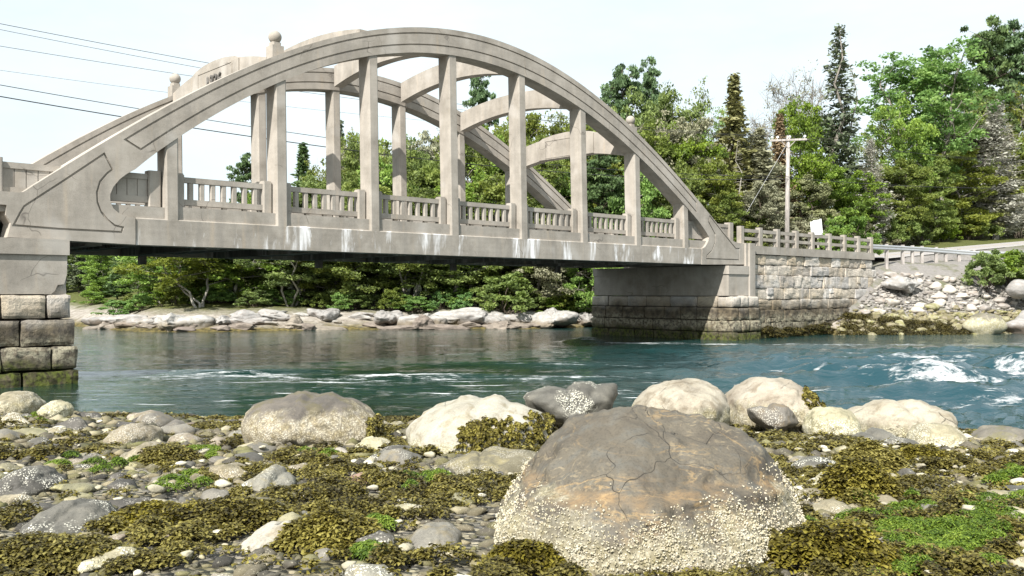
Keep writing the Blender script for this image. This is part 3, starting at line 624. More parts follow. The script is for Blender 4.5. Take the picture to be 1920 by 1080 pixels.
# ---------------------------------------------------------------- rocks
def ico(sub):
    bm = bmesh.new(); bmesh.ops.create_icosphere(bm, subdivisions=sub, radius=1); V = np.array([v.co[:] for v in bm.verts]); Fq = np.array([[v.index for v in f.verts] for f in bm.faces]); bm.free(); return V, Fq
ICO = {k: ico(k) for k in (1, 2, 3, 4, 5, 6)}
def rockify(V, seed, rough=.16, ang=0.0, fine=.04):
    """displace unit-sphere points into a stone; ang cuts flat facets"""
    r = np.random.default_rng(seed); P = V.copy(); 
    if ang:
        for _ in range(int(6 + 10 * ang)):
            d = r.normal(size=3); d /= np.linalg.norm(d); c = r.uniform(.84 - .30 * ang, .92) if ang < .95 else r.uniform(.50, .82); k = P @ d - c; P = P - np.where(k > 0, k * ang, 0)[:, None] * d
    n = fbm(V * 1.15 + seed * 3.1, 3, seed % 91)[:, None]; f = fbm(V * 4.5 + seed, 4, seed % 83, .6)[:, None]
    return P * (1 + rough * 1.5 * n + fine * 1.5 * f)
def rock_from_outline(name, label, cat, pts, D, depth, mat, seed, sub=5, rough=.05, ang=0.0, group=None, fine=.03, lean=0.0, boxy=1.0, cracks=0.0):
    """boulder whose outline facing the shore follows pts; real size at its own distance D"""
    P = np.array([((x - HX) / F * D, CAM_Z + (HY - y) / F * D) for x, y in pts]); c = (P.max(0) + P.min(0)) / 2
    th = np.arctan2(P[:, 1] - c[1], P[:, 0] - c[0]); rr = np.hypot(*(P - c).T); o = np.argsort(th); th, rr = th[o], rr[o]
    th = np.concatenate([th[-2:] - 2 * np.pi, th, th[:2] + 2 * np.pi]); rr = np.concatenate([rr[-2:], rr, rr[:2]])
    V, Fc = ICO[sub]; U = rockify(V, seed, rough, ang, fine); rad = np.linalg.norm(U, axis=1) ; a = np.arctan2(V[:, 2], V[:, 0]); rho = np.hypot(V[:, 0], V[:, 2]) ** (1 / boxy)
    R = np.interp(a, th, rr); k = rad
    x = rho * R * np.cos(a) * k; z = rho * R * np.sin(a) * k; y = V[:, 1] * depth * k * np.sign(1) + lean * z
    W_ = np.stack([x, y, z], 1); zb = z.min()
    W_[:, 2] -= zb; ridge = np.zeros(len(W_))
    if cracks:                                                          # the rust-stained ledge that crosses the face: rock above it stands back
        gg = W_[:, 2] / W_[:, 2].max(); ridge = gg - .10 * (x / np.abs(x).max()) ** 2 * -1 + .10 * fbm(np.stack([x * 1.3, y * .6, 0 * x], 1), 4, 33, .6) - .02
        fr = sstep(.3, -.5, y); W_[:, 1] += fr * (.16 * sstep(.66, .73, ridge) + .10 * sstep(.75, .98, gg)); W_[:, 2] -= .018 * np.exp(-((ridge - .705) / .016) ** 2)
    if cracks:                                                          # open joints between blocks of the stone
        rq = np.random.default_rng(seed + 1); C = rq.uniform(-1, 1, (11, 3)) * np.ptp(W_, axis=0) / 2 + W_.mean(0); Pw_ = W_ + .16 * np.stack([fbm(W_ * 2.2 + i * 9, 4, 40 + i, .6) for i in range(3)], 1)
        d = np.sort(np.linalg.norm(Pw_[:, None] - C[None], axis=2), 1); e = d[:, 1] - d[:, 0]; gate = sstep(-.12, .06, fbm(W_ * 1.3, 3, 51)); nn = W_ - W_.mean(0); nn /= np.linalg.norm(nn, axis=1)[:, None]
        W_ -= nn * (cracks * np.exp(-(e / .016) ** 2) * gate + .6 * cracks * np.tanh(fbm(W_ * 5, 4, 61, .6) * 3))[:, None]
    o = obj(name, npmesh(name, W_, Fc, True, {'gz': W_[:, 2] / W_[:, 2].max(), 'ridge': ridge}), mat, None, (c[0], D, c[1] + zb)); return tag(o, label, cat, group)
R_BIG = mat_rock('brown_veined_rock', (.070, .060, .046), (.125, .108, .080), (.105, .10, .085), barn=1.0, bz=.57, vein=.9, crust_c=.62, rough=.7, var=.0, bscale=42)
R_DARK = mat_rock('dark_slate_rock', (.068, .064, .056), (.135, .125, .105), None, spot=.85, rough=.65, band=.5)
R_GREY = mat_rock('grey_rock', (.125, .117, .10), (.215, .20, .165), (.20, .165, .10), spot=.75, rough=.7)
R_BARN = mat_rock('barnacled_rock', (.11, .10, .085), (.19, .17, .135), None, barn=1.0, bz=.74, weed=.35, rough=.8)
R_PALE = mat_rock('pale_granite_rock', (.29, .255, .195), (.37, .335, .27), (.21, .175, .125), barn=.9, bz=.56, weed=.0, var=.06, crack=1.0)
R_WHITE = mat_rock('white_granite_rock', (.30, .275, .225), (.40, .37, .315), (.245, .205, .145), barn=.8, bz=.46, var=.05, crack=.7)
R_CRUST = mat_rock('barnacle_crusted_rock', (.20, .175, .115), (.36, .32, .22), (.16, .145, .09), spot=.8, barn=.9, bz=.75)
R_OLIVE = mat_rock('olive_rock', (.12, .112, .07), (.23, .21, .135), (.30, .27, .14), spot=.45)
R_BROWN = mat_rock('brown_rock', (.13, .105, .08), (.25, .205, .155), (.20, .18, .16), spot=.4)
R_RED = mat_rock('reddish_rock', (.17, .10, .075), (.26, .17, .13), None, spot=.2)
big = rock_from_outline('boulder', 'huge brown boulder with rusty veins and a barnacle skirt, nearest the camera', 'boulder',
    [(902, 1010), (915, 962), (960, 922), (1000, 880), (1042, 828), (1085, 795), (1130, 776), (1190, 769), (1250, 777), (1300, 786), (1350, 800), (1400, 828), (1450, 866), (1488, 908), (1512, 950), (1524, 990), (1518, 1040), (1480, 1090), (1400, 1120), (1200, 1130), (1000, 1125), (915, 1085)], 6.05, 1.15, R_BIG, 12, 6, .06, .7, None, .05, lean=.18, cracks=.020)
BOULDERS = [
 ('barnacle covered boulder with bare dark top, alone at the left of the shore row', [(465, 800), (470, 775), (490, 755), (530, 744), (590, 740), (640, 748), (690, 768), (712, 790), (716, 815), (690, 842), (640, 854), (540, 854), (488, 842), (470, 825)], 11.3, .85, R_BARN, 21, .5),
 ('white rounded boulder with a brown rockweed mat on its right shoulder', [(753, 830), (760, 800), (790, 775), (840, 757), (900, 750), (960, 755), (1000, 768), (1030, 790), (1040, 830), (1020, 852), (960, 868), (880, 872), (810, 870), (765, 852)], 10.7, .95, R_WHITE, 22, .2),
 ('dark angular slate boulder behind the huge brown boulder', [(980, 742), (1000, 735), (1060, 728), (1120, 722), (1160, 716), (1173, 735), (1172, 765), (1150, 792), (1090, 812), (1045, 816), (1010, 795), (985, 762)], 12.0, .6, R_DARK, 23, .9),
 ('smooth cream boulder just left of the other cream dome, above the huge boulder', [(1190, 765), (1205, 745), (1240, 722), (1280, 714), (1320, 716), (1345, 730), (1362, 755), (1367, 785), (1350, 808), (1280, 816), (1220, 806), (1192, 788)], 12.1, .85, R_PALE, 24, .15),
 ('smooth cream domed boulder with rockweed on its right end, beside the rapids', [(1358, 770), (1365, 745), (1400, 722), (1450, 711), (1490, 717), (1515, 735), (1535, 758), (1532, 788), (1490, 808), (1420, 812), (1368, 803)], 12.9, .95, R_PALE, 25, .15),
 ('small grey leaning slab in front of the right cream dome', [(1403, 766), (1440, 766), (1500, 776), (1512, 795), (1480, 806), (1430, 804), (1408, 786)], 11.8, .3, R_GREY, 26, .9),
 ('squat pale speckled boulder at the left end of the long pale boulder', [(1508, 802), (1515, 777), (1550, 766), (1590, 770), (1608, 790), (1612, 815), (1580, 832), (1530, 832), (1510, 820)], 11.6, .5, R_CRUST, 27, .2),
 ('long pale tan boulder at the water edge near the rapids', [(1585, 776), (1630, 765), (1690, 757), (1740, 760), (1775, 770), (1788, 795), (1780, 824), (1700, 834), (1620, 829), (1590, 812)], 12.3, .6, R_PALE, 28, .25),
 ('small grey barnacled boulder in front of the right end of the long pale boulder', [(1708, 834), (1720, 810), (1750, 795), (1780, 797), (1800, 815), (1806, 840), (1760, 852), (1720, 849)], 11.0, .5, R_CRUST, 29, .4),
 ('grey boulder ringed with barnacles at the water edge, cut by the right picture border', [(1815, 832), (1840, 812), (1890, 805), (1940, 812), (1962, 840), (1930, 864), (1860, 864), (1820, 850)], 11.6, .6, R_BARN, 30, .4),
 ('flat whitish wedge of stone lying left of the boulder at the right border', [(1753, 852), (1800, 841), (1832, 845), (1847, 858), (1830, 873), (1780, 873)], 10.4, .35, R_WHITE, 31, .7),
 ('dark flat stone below the long pale boulder', [(1598, 826), (1630, 812), (1670, 812), (1690, 826), (1686, 845), (1640, 849), (1605, 843)], 10.9, .35, R_DARK, 32, .5),
 ('pale rounded boulder at the water edge below the left abutment', [(-12, 765), (0, 744), (30, 735), (60, 742), (72, 760), (66, 780), (30, 785)], 16.0, .6, R_CRUST, 33, .2),
 ('smaller pale round stone right of the boulder below the left abutment', [(76, 770), (90, 757), (115, 754), (132, 765), (131, 781), (95, 784)], 15.5, .35, R_CRUST, 34, .2),
 ('low grey green slab wedged against the left flank of the huge boulder', [(778, 895), (830, 870), (900, 850), (960, 846), (1005, 850), (1022, 870), (990, 903), (930, 920), (850, 920), (800, 910)], 8.9, .6, R_OLIVE, 35, .7),
 ('flat dark blue grey slab on the left foreground shingle', [(36, 992), (70, 960), (140, 948), (190, 960), (216, 1000), (190, 1030), (100, 1032), (46, 1020)], 6.3, .5, R_DARK, 36, .8),
 ('long flat dark stone cut by the left picture border', [(-25, 918), (20, 896), (90, 893), (114, 906), (90, 934), (10, 938)], 7.9, .4, R_DARK, 37, .6),
 ('white encrusted flat stone on the left shingle near the water', [(200, 822), (230, 803), (270, 799), (300, 809), (302, 832), (240, 842), (204, 835)], 11.5, .45, R_CRUST, 38, .5),
 ('pale yellowish slanting stone with weed on its right side, left shingle', [(212, 878), (250, 847), (290, 834), (308, 846), (292, 872), (240, 888)], 9.7, .4, R_CRUST, 39, .6),
 ('grey flat topped slab with white ends in the middle of the weed', [(448, 916), (470, 890), (530, 888), (564, 902), (556, 928), (500, 942), (453, 933)], 7.9, .4, R_GREY, 40, .7),
 ('tilted whitish slab between mounds of rockweed in the foreground', [(438, 1042), (470, 1006), (520, 986), (556, 985), (562, 1002), (532, 1044), (480, 1060)], 5.75, .28, R_WHITE, 41, .8),
 ('round grey stone with barnacled foot left of the huge boulder', [(758, 1032), (775, 1002), (820, 988), (860, 1000), (870, 1032), (842, 1066), (780, 1062)], 5.75, .3, R_GREY, 42, .2),
 ('small yellowish barnacled stone between the two leftmost large boulders', [(658, 846), (675, 829), (705, 822), (736, 836), (737, 858), (700, 866), (663, 861)], 10.4, .35, R_CRUST, 43, .3),
 ('small dark square slab amid rockweed right of the huge boulder', [(1672, 902), (1690, 887), (1725, 888), (1737, 906), (1716, 921), (1680, 918)], 8.3, .25, R_DARK, 44, .9),
 ('lumpy white barnacled stone touching the right flank of the huge boulder', [(1515, 972), (1545, 950), (1592, 950), (1612, 970), (1582, 992), (1532, 992)], 6.7, .3, R_CRUST, 45, .3)]
blobs = [(.62, 6.05, 1.25, 1.1)]
for lab_, pts, D, dep, mt, sd, ang in BOULDERS:
    o = rock_from_outline('boulder', lab_, 'boulder', pts, D, dep, mt, sd, 5, .075, ang, None, .06)
    xs_ = [(p[0] - HX) / F * D for p in pts]; blobs.append(((min(xs_) + max(xs_)) / 2, D, (max(xs_) - min(xs_)) / 2, dep))
# barnacles standing proud on the skirt of the huge boulder
me = big.data; bv = np.empty(len(me.vertices) * 3, np.float32); me.vertices.foreach_get('co', bv); bv = bv.reshape(-1, 3); bn = np.empty_like(bv).ravel(); me.vertices.foreach_get('normal', bn); bn = bn.reshape(-1, 3)
g = (bv[:, 2] - bv[:, 2].min()) / np.ptp(bv[:, 2]); pr = sstep(.72, .50, g + .22 * fbm(bv * 2.2, 4, 9, .65)) * (bn[:, 1] < .5) * (g > .1)
pick = rng.choice(len(bv), 48000, p=pr / pr.sum()); C = bv[pick] + rng.normal(size=(48000, 3)) * .008; N_ = bn[pick]; sz_b = rng.uniform(.0028, .0068, 48000)
a = np.cross(N_, rng.normal(size=N_.shape)); a /= np.linalg.norm(a, axis=1)[:, None]; b2 = np.cross(N_, a); C = C - N_ * .003
ring = [];
for k in range(5): an = 2 * math.pi * k / 5; ring.append(C + (a * math.cos(an) + b2 * math.sin(an)) * sz_b[:, None])
top = [C + N_ * sz_b[:, None] * 1.1 + (a * math.cos(2 * math.pi * k / 5) + b2 * math.sin(2 * math.pi * k / 5)) * sz_b[:, None] * .45 for k in range(5)]
V = np.stack(ring + top, 1).reshape(-1, 3); base = np.arange(48000)[:, None] * 10
q = np.concatenate([base + np.array([[k, (k + 1) % 5, 5 + (k + 1) % 5, 5 + k]]) for k in range(5)]); p5 = base + np.array([[5, 6, 7, 8, 9]])
mb_ = M('barnacle', .85, .25); rb = mb_.attr('rnd'); mb_.fin(mb_.ramp(rb, [(0, (.20, .165, .08)), (.45, (.33, .29, .175)), (1, (.52, .48, .385))]))
bo = obj('barnacles', npmesh('barnacles', V, [q, p5], False, {'rnd': np.repeat(np.clip(rng.uniform(0, 1, 48000) * .6 + .5 * sstep(.15, .5, g[pick]), 0, 1), 10)}), mb_.m, big); bo['kind'] = 'stuff'

# cobbles: individuals for the larger ones, one mass of shingle for the rest
def free(x, y, r):
    return all(((x - a) / (b + r)) ** 2 + ((y - c) / (d + r)) ** 2 > .92 for a, c, b, d in blobs)
CM = []
for k in range(9):
    v_ = rockify(ICO[3][0], 100 + k, .16, 1.0 if k % 3 else .6, .06); CM.append(npmesh('cobble', v_, ICO[3][1], True, {'gz': .5 + .5 * v_[:, 2]}))
pal = [(R_DARK, .27), (R_GREY, .20), (R_OLIVE, .21), (R_BROWN, .14), (R_CRUST, .13), (R_RED, .03), (R_WHITE, .02)]
CL = {'dark_slate_rock': 'dark slate cobble dotted with barnacles on the near shingle', 'grey_rock': 'plain grey cobble on the near shingle', 'olive_rock': 'olive stained cobble on the near shingle', 'brown_rock': 'brown cobble on the near shingle',
      'barnacle_crusted_rock': 'cobble crusted white and yellow with barnacles on the near shingle', 'reddish_rock': 'reddish cobble on the near shingle', 'white_granite_rock': 'whitish cobble on the near shingle'}
placed = []; tries = 0
while len(placed) < 285 and tries < 60000:
    tries += 1; D = 4.7 + 12.6 * random.random() ** 1.15; x = random.uniform(-.60, .60) * D
    r = random.choice((.09, .10, .11, .13, .15, .18, .24)) * (1 + .035 * (D - 5))
    if x > 7.4 or np.interp(x, NX, NY) - D < .2: continue
    if not free(x, D, r * .7) or any((x - a) ** 2 + (D - b) ** 2 < (.8 * (r + c)) ** 2 for a, b, c in placed): continue
    placed.append((x, D, r)); u = random.random(); 
    crust_more = x > 1.5
    for mt, w in pal:
        if crust_more and mt in (R_OLIVE, R_BROWN): mt = R_CRUST
        u -= w
        if u <= 0: break
    o = obj('cobble', random.choice(CM), mt, None, (x, D, float(beach_h(np.array([x]), np.array([D]))[0]) + r * .05), random.uniform(0, 6.28), (r * random.uniform(.95, 1.35), r * random.uniform(.75, 1.05), r * random.uniform(.42, .7)))
    tag(o, CL[mt.name], 'cobble', 'cobbles on the near shingle')
def scatter(name, mat, pts, tmpl, rmap=None):
    """many small stones as one mass: pts = (x, y, z, rx, ry, rz, rot, tone)"""
    pts = np.asarray(pts); Vs = []; Fs = []; Rs = []; n = 0; kk = rng.integers(0, len(tmpl), len(pts))
    for k, (V, Fc) in enumerate(tmpl):
        p = pts[kk == k]; 
        if not len(p): continue
        c, s_ = np.cos(p[:, 6])[:, None], np.sin(p[:, 6])[:, None]; L = V[None] * p[:, None, 3:6]; x = L[..., 0] * c - L[..., 1] * s_; y = L[..., 0] * s_ + L[..., 1] * c
        P = np.stack([x, y, L[..., 2]], 2) + p[:, None, :3]; Vs.append(P.reshape(-1, 3)); Fs.append((Fc[None] + (np.arange(len(p)) * len(V))[:, None, None] + n).reshape(-1, Fc.shape[1])); Rs.append(np.repeat(p[:, 7], len(V))); n += len(p) * len(V)
    return obj(name, npmesh(name, np.concatenate(Vs), np.concatenate(Fs), True, {'rnd': np.concatenate(Rs)}), mat)
def mat_shingle(name, stops, weed=.5):
    m = M(name, .8, .3); P = m.pos(); col = m.ramp(m.attr('rnd'), stops); n = m.noise(P, 9, 5, .65)
    col = m.mix(m.ramp(n, [(.38, .55), (.6, 0.0)]), col, m.hsv(col, .5, 1, .5)); f = m.noise(P, 55, 4, .75)
    col = m.mix(m.ramp(f, [(.60, 0.0), (.68, .75)]), col, (.60, .56, .42)); g = m.ramp(m.noise(P, 1.5, 4, .65), [(.52, 0.0), (.66, weed)])
    col = m.mix(g, col, (.155, .16, .05)); return m.fin(col, m.bump(m.math('ADD', n, m.math('MULTIPLY', f, .3)), .6, .02))
T1 = [(rockify(ICO[2][0], 200 + k, .2, 1.0, .05), ICO[2][1]) for k in range(7)]; T0 = [(rockify(ICO[1][0], 220 + k, .2, 1.0, .0), ICO[1][1]) for k in range(7)]
SH = mat_shingle('shingle', [(0, (.045, .042, .035)), (.25, (.095, .085, .065)), (.5, (.15, .13, .085)), (.7, (.12, .11, .05)), (.85, (.24, .205, .13)), (1, (.50, .46, .34))])
def beach_pts(n, d0, d1, r0, r1):
    D = np.sqrt(rng.uniform(d0 ** 2, d1 ** 2, n)); x = rng.uniform(-.66, .66, n) * D; ok = (np.interp(x, NX, NY) - D > -.5) & (x < 8.2); D, x = D[ok], x[ok]
    r = r0 + (r1 - r0) * rng.uniform(0, 1, len(D)) ** 2.2; r = r * (1 + .03 * (D - 5)); z = beach_h(x, D) + r * .1
    tone = np.where(x > 1.2, rng.uniform(0, 1, len(D)) ** .75, rng.uniform(0, .95, len(D)))
    return np.stack([x, D, z, r * rng.uniform(.9, 1.4, len(D)), r * rng.uniform(.7, 1.05, len(D)), r * rng.uniform(.45, .75, len(D)), rng.uniform(0, 6.28, len(D)), tone], 1)
o = scatter('shingle', SH, np.concatenate([beach_pts(5200, 4.3, 9.5, .022, .085)]), T1); tag(o, 'mixed grey and tan shingle covering the near beach', 'shingle', None, 'stuff')
o = scatter('shingle', SH, np.concatenate([beach_pts(5200, 9.0, 18.6, .05, .14)]), T0); tag(o, 'finer mixed shingle along the water edge of the near beach', 'shingle', None, 'stuff')

pp = beach_pts(900, 4.4, 15, .025, .075); pp = pp[(pp[:, 0] > -.1 * pp[:, 1]) | (rng.uniform(size=len(pp)) < .35)]; pp = pp[[free(a, b, .03) for a, b in pp[:, :2]]]; pp[:, 2] += .05; pp[:, 7] = rng.uniform(.35, 1, len(pp))
o = scatter('shell_crusted_stones', mat_shingle('barnacle_white_stones', [(0, (.16, .145, .105)), (.5, (.36, .33, .24)), (1, (.56, .53, .43))], .15), pp, T1); tag(o, 'small whitish barnacled stones strewn over the rockweed', 'stones', None, 'stuff')
# ---------------------------------------------------------------- seaweed
def fronds(centres, per, mat, name, flen=(.07, .16), width=.011, lift=.55, curl=.9, seg=3):
    """clumps of forked straps: centres = (x, y, z, rx, ry, h)"""
    r = np.random.default_rng(len(centres) + per); Cn = np.repeat(np.asarray(centres), per, 0); n = len(Cn)
    rho = np.sqrt(r.uniform(0, 1, n)) * r.uniform(.75, 1.15, n); an = r.uniform(0, 2 * np.pi, n); dx, dy = np.cos(an), np.sin(an)
    base = np.stack([Cn[:, 0] + Cn[:, 3] * rho * dx, Cn[:, 1] + Cn[:, 4] * rho * dy, Cn[:, 2] + Cn[:, 5] * (1 - rho ** 2) * r.uniform(.55, 1.05, n)], 1)
    lump = 1 + .8 * fbm(base * 9, 3, 5); base[:, 2] += (np.minimum(Cn[:, 5], .2) * .35 * (lump - 1)); a2 = an + r.normal(size=n) * 2.6; out = np.stack([np.cos(a2), np.sin(a2), np.zeros(n)], 1); L = r.uniform(*flen, n) * (.6 + 1.3 * np.minimum(Cn[:, 5], .25)); up = r.uniform(.1, lift, n)
    side = np.stack([-out[:, 1], out[:, 0], r.normal(size=n) * .5], 1); side /= np.linalg.norm(side, axis=1)[:, None]
    W_ = width * (1 + .05 * (Cn[:, 1] - 5)); tone = np.clip(r.uniform(0, 1, n) * .55 + .35 * r.uniform(0, 1, len(centres)).repeat(per) + .25 * fbm(base * 6, 2, 8), 0, 1); rows = []
    for k in range(seg + 1):
        u = k / seg; p = base + out * (L * u)[:, None]; p[:, 2] += L * (up * u - curl * u * u * .8); w = W_ * (.45 + 1.0 * u)
        rows += [p - side * w[:, None], p + side * w[:, None]]
    V = np.stack(rows, 1).reshape(-1, 3); b = np.arange(n)[:, None] * (2 * seg + 2); q = np.concatenate([b + np.array([[2 * k, 2 * k + 1, 2 * k + 3, 2 * k + 2]]) for k in range(seg)])
    return npmesh(name, V, q, True, {'rnd': np.clip(tone[:, None] - .22 + .42 * (np.arange(2 * seg + 2) // 2 / seg)[None, :], 0, 1).ravel()})
WEED = mat_leaf('rockweed', [(.017, .014, .005), (.050, .041, .008), (.112, .094, .015), (.20, .172, .028), (.30, .26, .055)], .25, .0, .45)
ALGA = mat_leaf('green_algae', [(.03, .06, .008), (.08, .135, .012), (.15, .225, .02), (.24, .31, .04)], .3, .0, .5)
def bh(x, y): return float(beach_h(np.array([float(x)]), np.array([float(y)]))[0])
def weed_field(n, thr, seed, hmax=.14, mask=None):
    out = []
    while len(out) < n:
        D = math.sqrt(random.uniform(4.4 ** 2, 17.2 ** 2)); x = random.uniform(-.63, .63) * D
        if np.interp(x, NX, NY) - D < -.3 or x > 8.2: continue
        v = float(fbm(np.array([[x * .8, D * .8, 3.3]]), 3, seed)[0]) + (.16 if x > 1.3 else (.06 if x > -2.5 else -.12 - .02 * max(0, D - 9)))
        if x < -.25 * D: v -= .10 * min(1, max(0, D - 6) / 2)
        if mask: v = mask(x, D, v)
        if v < thr: continue
        if not free(x, D, .06): continue
        k = .7 + .045 * D; out.append((x, D, bh(x, D) + .035, random.uniform(.08, .24) * k, random.uniform(.07, .18) * k, random.uniform(.05, hmax)))
    return out
wf = weed_field(900, -.06, 61, .10)
o = obj('rockweed', fronds([c for c in wf if c[1] < 9.5], 430, WEED, 'rockweed', (.026, .052), .0062, .95, .75, 2), WEED); tag(o, 'olive brown rockweed spread between the stones of the foreground', 'seaweed', None, 'stuff')
o = obj('rockweed', fronds([c for c in wf if c[1] >= 9.5], 200, WEED, 'rockweed', (.035, .07), .0085, .95, .75, 2), WEED); tag(o, 'darker rockweed spread along the lower beach near the water', 'seaweed', None, 'stuff')
def px_ground(px, py):
    D = 8.0
    for _ in range(40): D = (CAM_Z - bh((px - HX) / F * D, D)) * F / (py - HY)
    return (px - HX) / F * D, D
MOUNDS = [('big rounded rockweed mound right of the huge boulder', 1610, 935, .34, .28, .30), ('dark rockweed mound beside the small dark square slab', 1730, 868, .30, .22, .15), ('rockweed mound below the dark flat stone, right of the huge boulder', 1630, 880, .36, .28, .24),
          ('golden rockweed mat at the bottom left corner', 90, 1060, .52, .32, .14), ('broad rockweed mat above the tilted whitish slab', 440, 985, .48, .32, .15), ('rockweed mound right of the tilted whitish slab', 620, 1020, .36, .34, .17),
          ('rockweed mat draped over the stone left of the weedy middle', 310, 868, .40, .34, .15), ('long rockweed mat left of the grey flat topped slab', 300, 985, .42, .28, .12), ('rockweed tuft at the foot of the huge boulder, left corner', 985, 1068, .24, .12, .13), ('dark rockweed mound in the shade right of the huge boulder', 1560, 1060, .40, .3, .22)]
for lab_, px, py, rx, ry, h in MOUNDS:
    x, D = px_ground(px, py); o = obj('rockweed_mound', fronds([(0, D, .03, rx, ry, h)] , int(16000 * rx), WEED, 'rockweed_mound', (.028, .055), .0062, .95, .8, 2), WEED, None, (x, 0, bh(x, D))); tag(o, lab_, 'seaweed')
def drape(src, label, sel, n, seed):
    """a mat of fronds growing on the faces of a boulder"""
    me = src.data; v = np.empty(len(me.vertices) * 3, np.float32); me.vertices.foreach_get('co', v); v = v.reshape(-1, 3) + np.array(src.location); nn = np.empty(v.size, np.float32); me.vertices.foreach_get('normal', nn); nn = nn.reshape(-1, 3)
    ok = np.where(sel(v, nn))[0]; p = v[rng.choice(ok, n)]; c = np.concatenate([p + rng.normal(size=p.shape) * .015, np.full((n, 2), .02), rng.uniform(.02, .07, (n, 1))], 1)
    o = obj('rockweed_mat', fronds(c, 46, WEED, 'rockweed_mat', (.03, .06), .0062, .6, 1.1), WEED); tag(o, label, 'seaweed')
rocks_by = {o['label']: o for o in COL.objects if o.name.startswith('boulder')}
wb = [o for l, o in rocks_by.items() if l.startswith('white rounded')][0]; db = [o for l, o in rocks_by.items() if l.startswith('smooth cream domed')][0]; lb = [o for l, o in rocks_by.items() if l.startswith('barnacle covered')][0]
pxy = lambda v: (HX + v[:, 0] / v[:, 1] * F, HY - (v[:, 2] - CAM_Z) / v[:, 1] * F)
def box_sel(x0, x1, y0, y1, sl=0.0):
    def f(v, n): X_, Y_ = pxy(v); return (X_ > x0) & (X_ < x1) & (Y_ > y0 - sl * (X_ - x0)) & (Y_ < y1) & (n[:, 1] < .3)
    return f
drape(wb, 'rockweed mat hanging over the right shoulder of the white boulder', box_sel(862, 1045, 800, 850, .15), 420, 1)
drape(db, 'rockweed fringe on the right end of the cream domed boulder', box_sel(1508, 1560, 730, 800), 120, 2)
drape(lb, 'rockweed tuft at the right end of the barnacle covered boulder', box_sel(690, 740, 785, 850), 130, 3)
drape(big, 'rockweed growing in the overhang right of the huge boulder', box_sel(1440, 1540, 1000, 1100), 220, 4)
gp = []
for px, py, n, sx_, sy_ in [(1740, 985, 34, 150, 40), (1640, 1000, 26, 70, 22), (1860, 960, 22, 60, 26), (1780, 1035, 30, 110, 26), (855, 975, 7, 14, 16), (725, 992, 5, 16, 10), (1900, 905, 12, 40, 14), (690, 1040, 4, 14, 10), (340, 905, 6, 40, 14), (50, 790, 8, 40, 8), (610, 862, 8, 60, 6), (1560, 905, 6, 20, 8), (190, 870, 6, 60, 14), (1670, 1065, 14, 80, 14), (395, 855, 5, 30, 8), (800, 905, 5, 40, 12)]:
    for _ in range(n): 
        x, D = px_ground(random.gauss(px, sx_ * .6), min(1095, max(775, random.gauss(py, sy_ * .6)))); 
        if free(x, D, 0): gp.append((x, D, bh(x, D) + .045, random.uniform(.06, .15), random.uniform(.05, .12), random.uniform(.03, .08)))
wsp = []
while len(wsp) < 1500:
    D = math.sqrt(random.uniform(4.4 ** 2, 16 ** 2)); x = random.uniform(-.63, .63) * D
    if np.interp(x, NX, NY) - D < .1 or x > 8 or not free(x, D, .03) or random.random() > (.95 if x > 1 else (.6 if x > -.25 * D else .2)): continue
    wsp.append((x, D, bh(x, D) + .03, random.uniform(.04, .13), random.uniform(.04, .10), random.uniform(.02, .06)))
o = obj('rockweed', fronds(wsp, 70, WEED, 'rockweed', (.025, .055), .0066, .9, .8, 2), WEED); tag(o, 'thin scraps of rockweed stuck between the foreground stones', 'seaweed', None, 'stuff')
o = obj('green_algae', fronds(gp, 420, ALGA, 'green_algae', (.025, .05), .003, .8, .9, 2), ALGA); tag(o, 'bright green hair algae in patches between the stones', 'algae', None, 'stuff')
# ---------------------------------------------------------------- trees
def leaves_at(P, size, r, flat=.5, long=1.0, dirs=None):
    """one small pointed leaf spray at each point"""
    n = len(P); N_ = r.normal(size=(n, 3)) + np.array([0, 0, flat * 2]); N_ /= np.linalg.norm(N_, axis=1)[:, None]
    D = r.normal(size=(n, 3)) if dirs is None else dirs + r.normal(size=(n, 3)) * .35
    A = D - N_ * np.sum(D * N_, 1)[:, None]; A /= np.linalg.norm(A, axis=1)[:, None] + 1e-9; B = np.cross(N_, A); s = (np.broadcast_to(size, (n,)) * r.uniform(.6, 1.3, n))[:, None]
    V = np.stack([P - A * s * long, P - B * s * .62, P + A * s * long, P + B * s * .62], 1).reshape(-1, 3); return V, np.arange(4 * n).reshape(n, 4)
class Tree:
    def __init__(s, seed): s.r = np.random.default_rng(seed); s.w = MB(); s.P = []; s.S = []; s.T = []; s.Dr = []
    def limb(s, a, b, ra, rb, bow=.12, n=5, sides=5):
        u = np.linspace(0, 1, n)[:, None]; a, b = np.array(a, float), np.array(b, float); L = np.linalg.norm(b - a); off = s.r.normal(size=3) * L * bow; off[2] = abs(off[2]) * .7
        p = a + (b - a) * u + off * np.sin(np.pi * u) * .6 + s.r.normal(size=(n, 3)) * L * .02 * (u > 0) * (u < 1); s.w.tube(p, ra + (rb - ra) * u[:, 0], sides, cap=False); return p
    def cluster(s, c, rad, n, squash=.6, size=.14, tone=.5, dirs=None):
        q = s.r.normal(size=(n, 3)); q /= np.linalg.norm(q, axis=1)[:, None]; q *= (s.r.uniform(0, 1, n) ** .45)[:, None] * rad; q[:, 2] *= squash
        s.P.append(q + c); s.S.append(np.full(n, size)); s.T.append(np.clip(tone + s.r.normal(size=n) * .16, 0, 1)); s.Dr.append(np.tile(dirs, (n, 1)) if dirs is not None else q + 1e-3)
    def meshes(s, name, flat=.5, long=1.0):
        P = np.concatenate(s.P); V, Q = leaves_at(P, np.concatenate(s.S), s.r, flat, long, np.concatenate(s.Dr)); cr = npmesh('crown', V, Q, False, {'rnd': np.repeat(np.concatenate(s.T), 4)})
        w = s.w; return cr, npmesh('trunk', np.concatenate(w.v), [np.concatenate(w.q)], True)
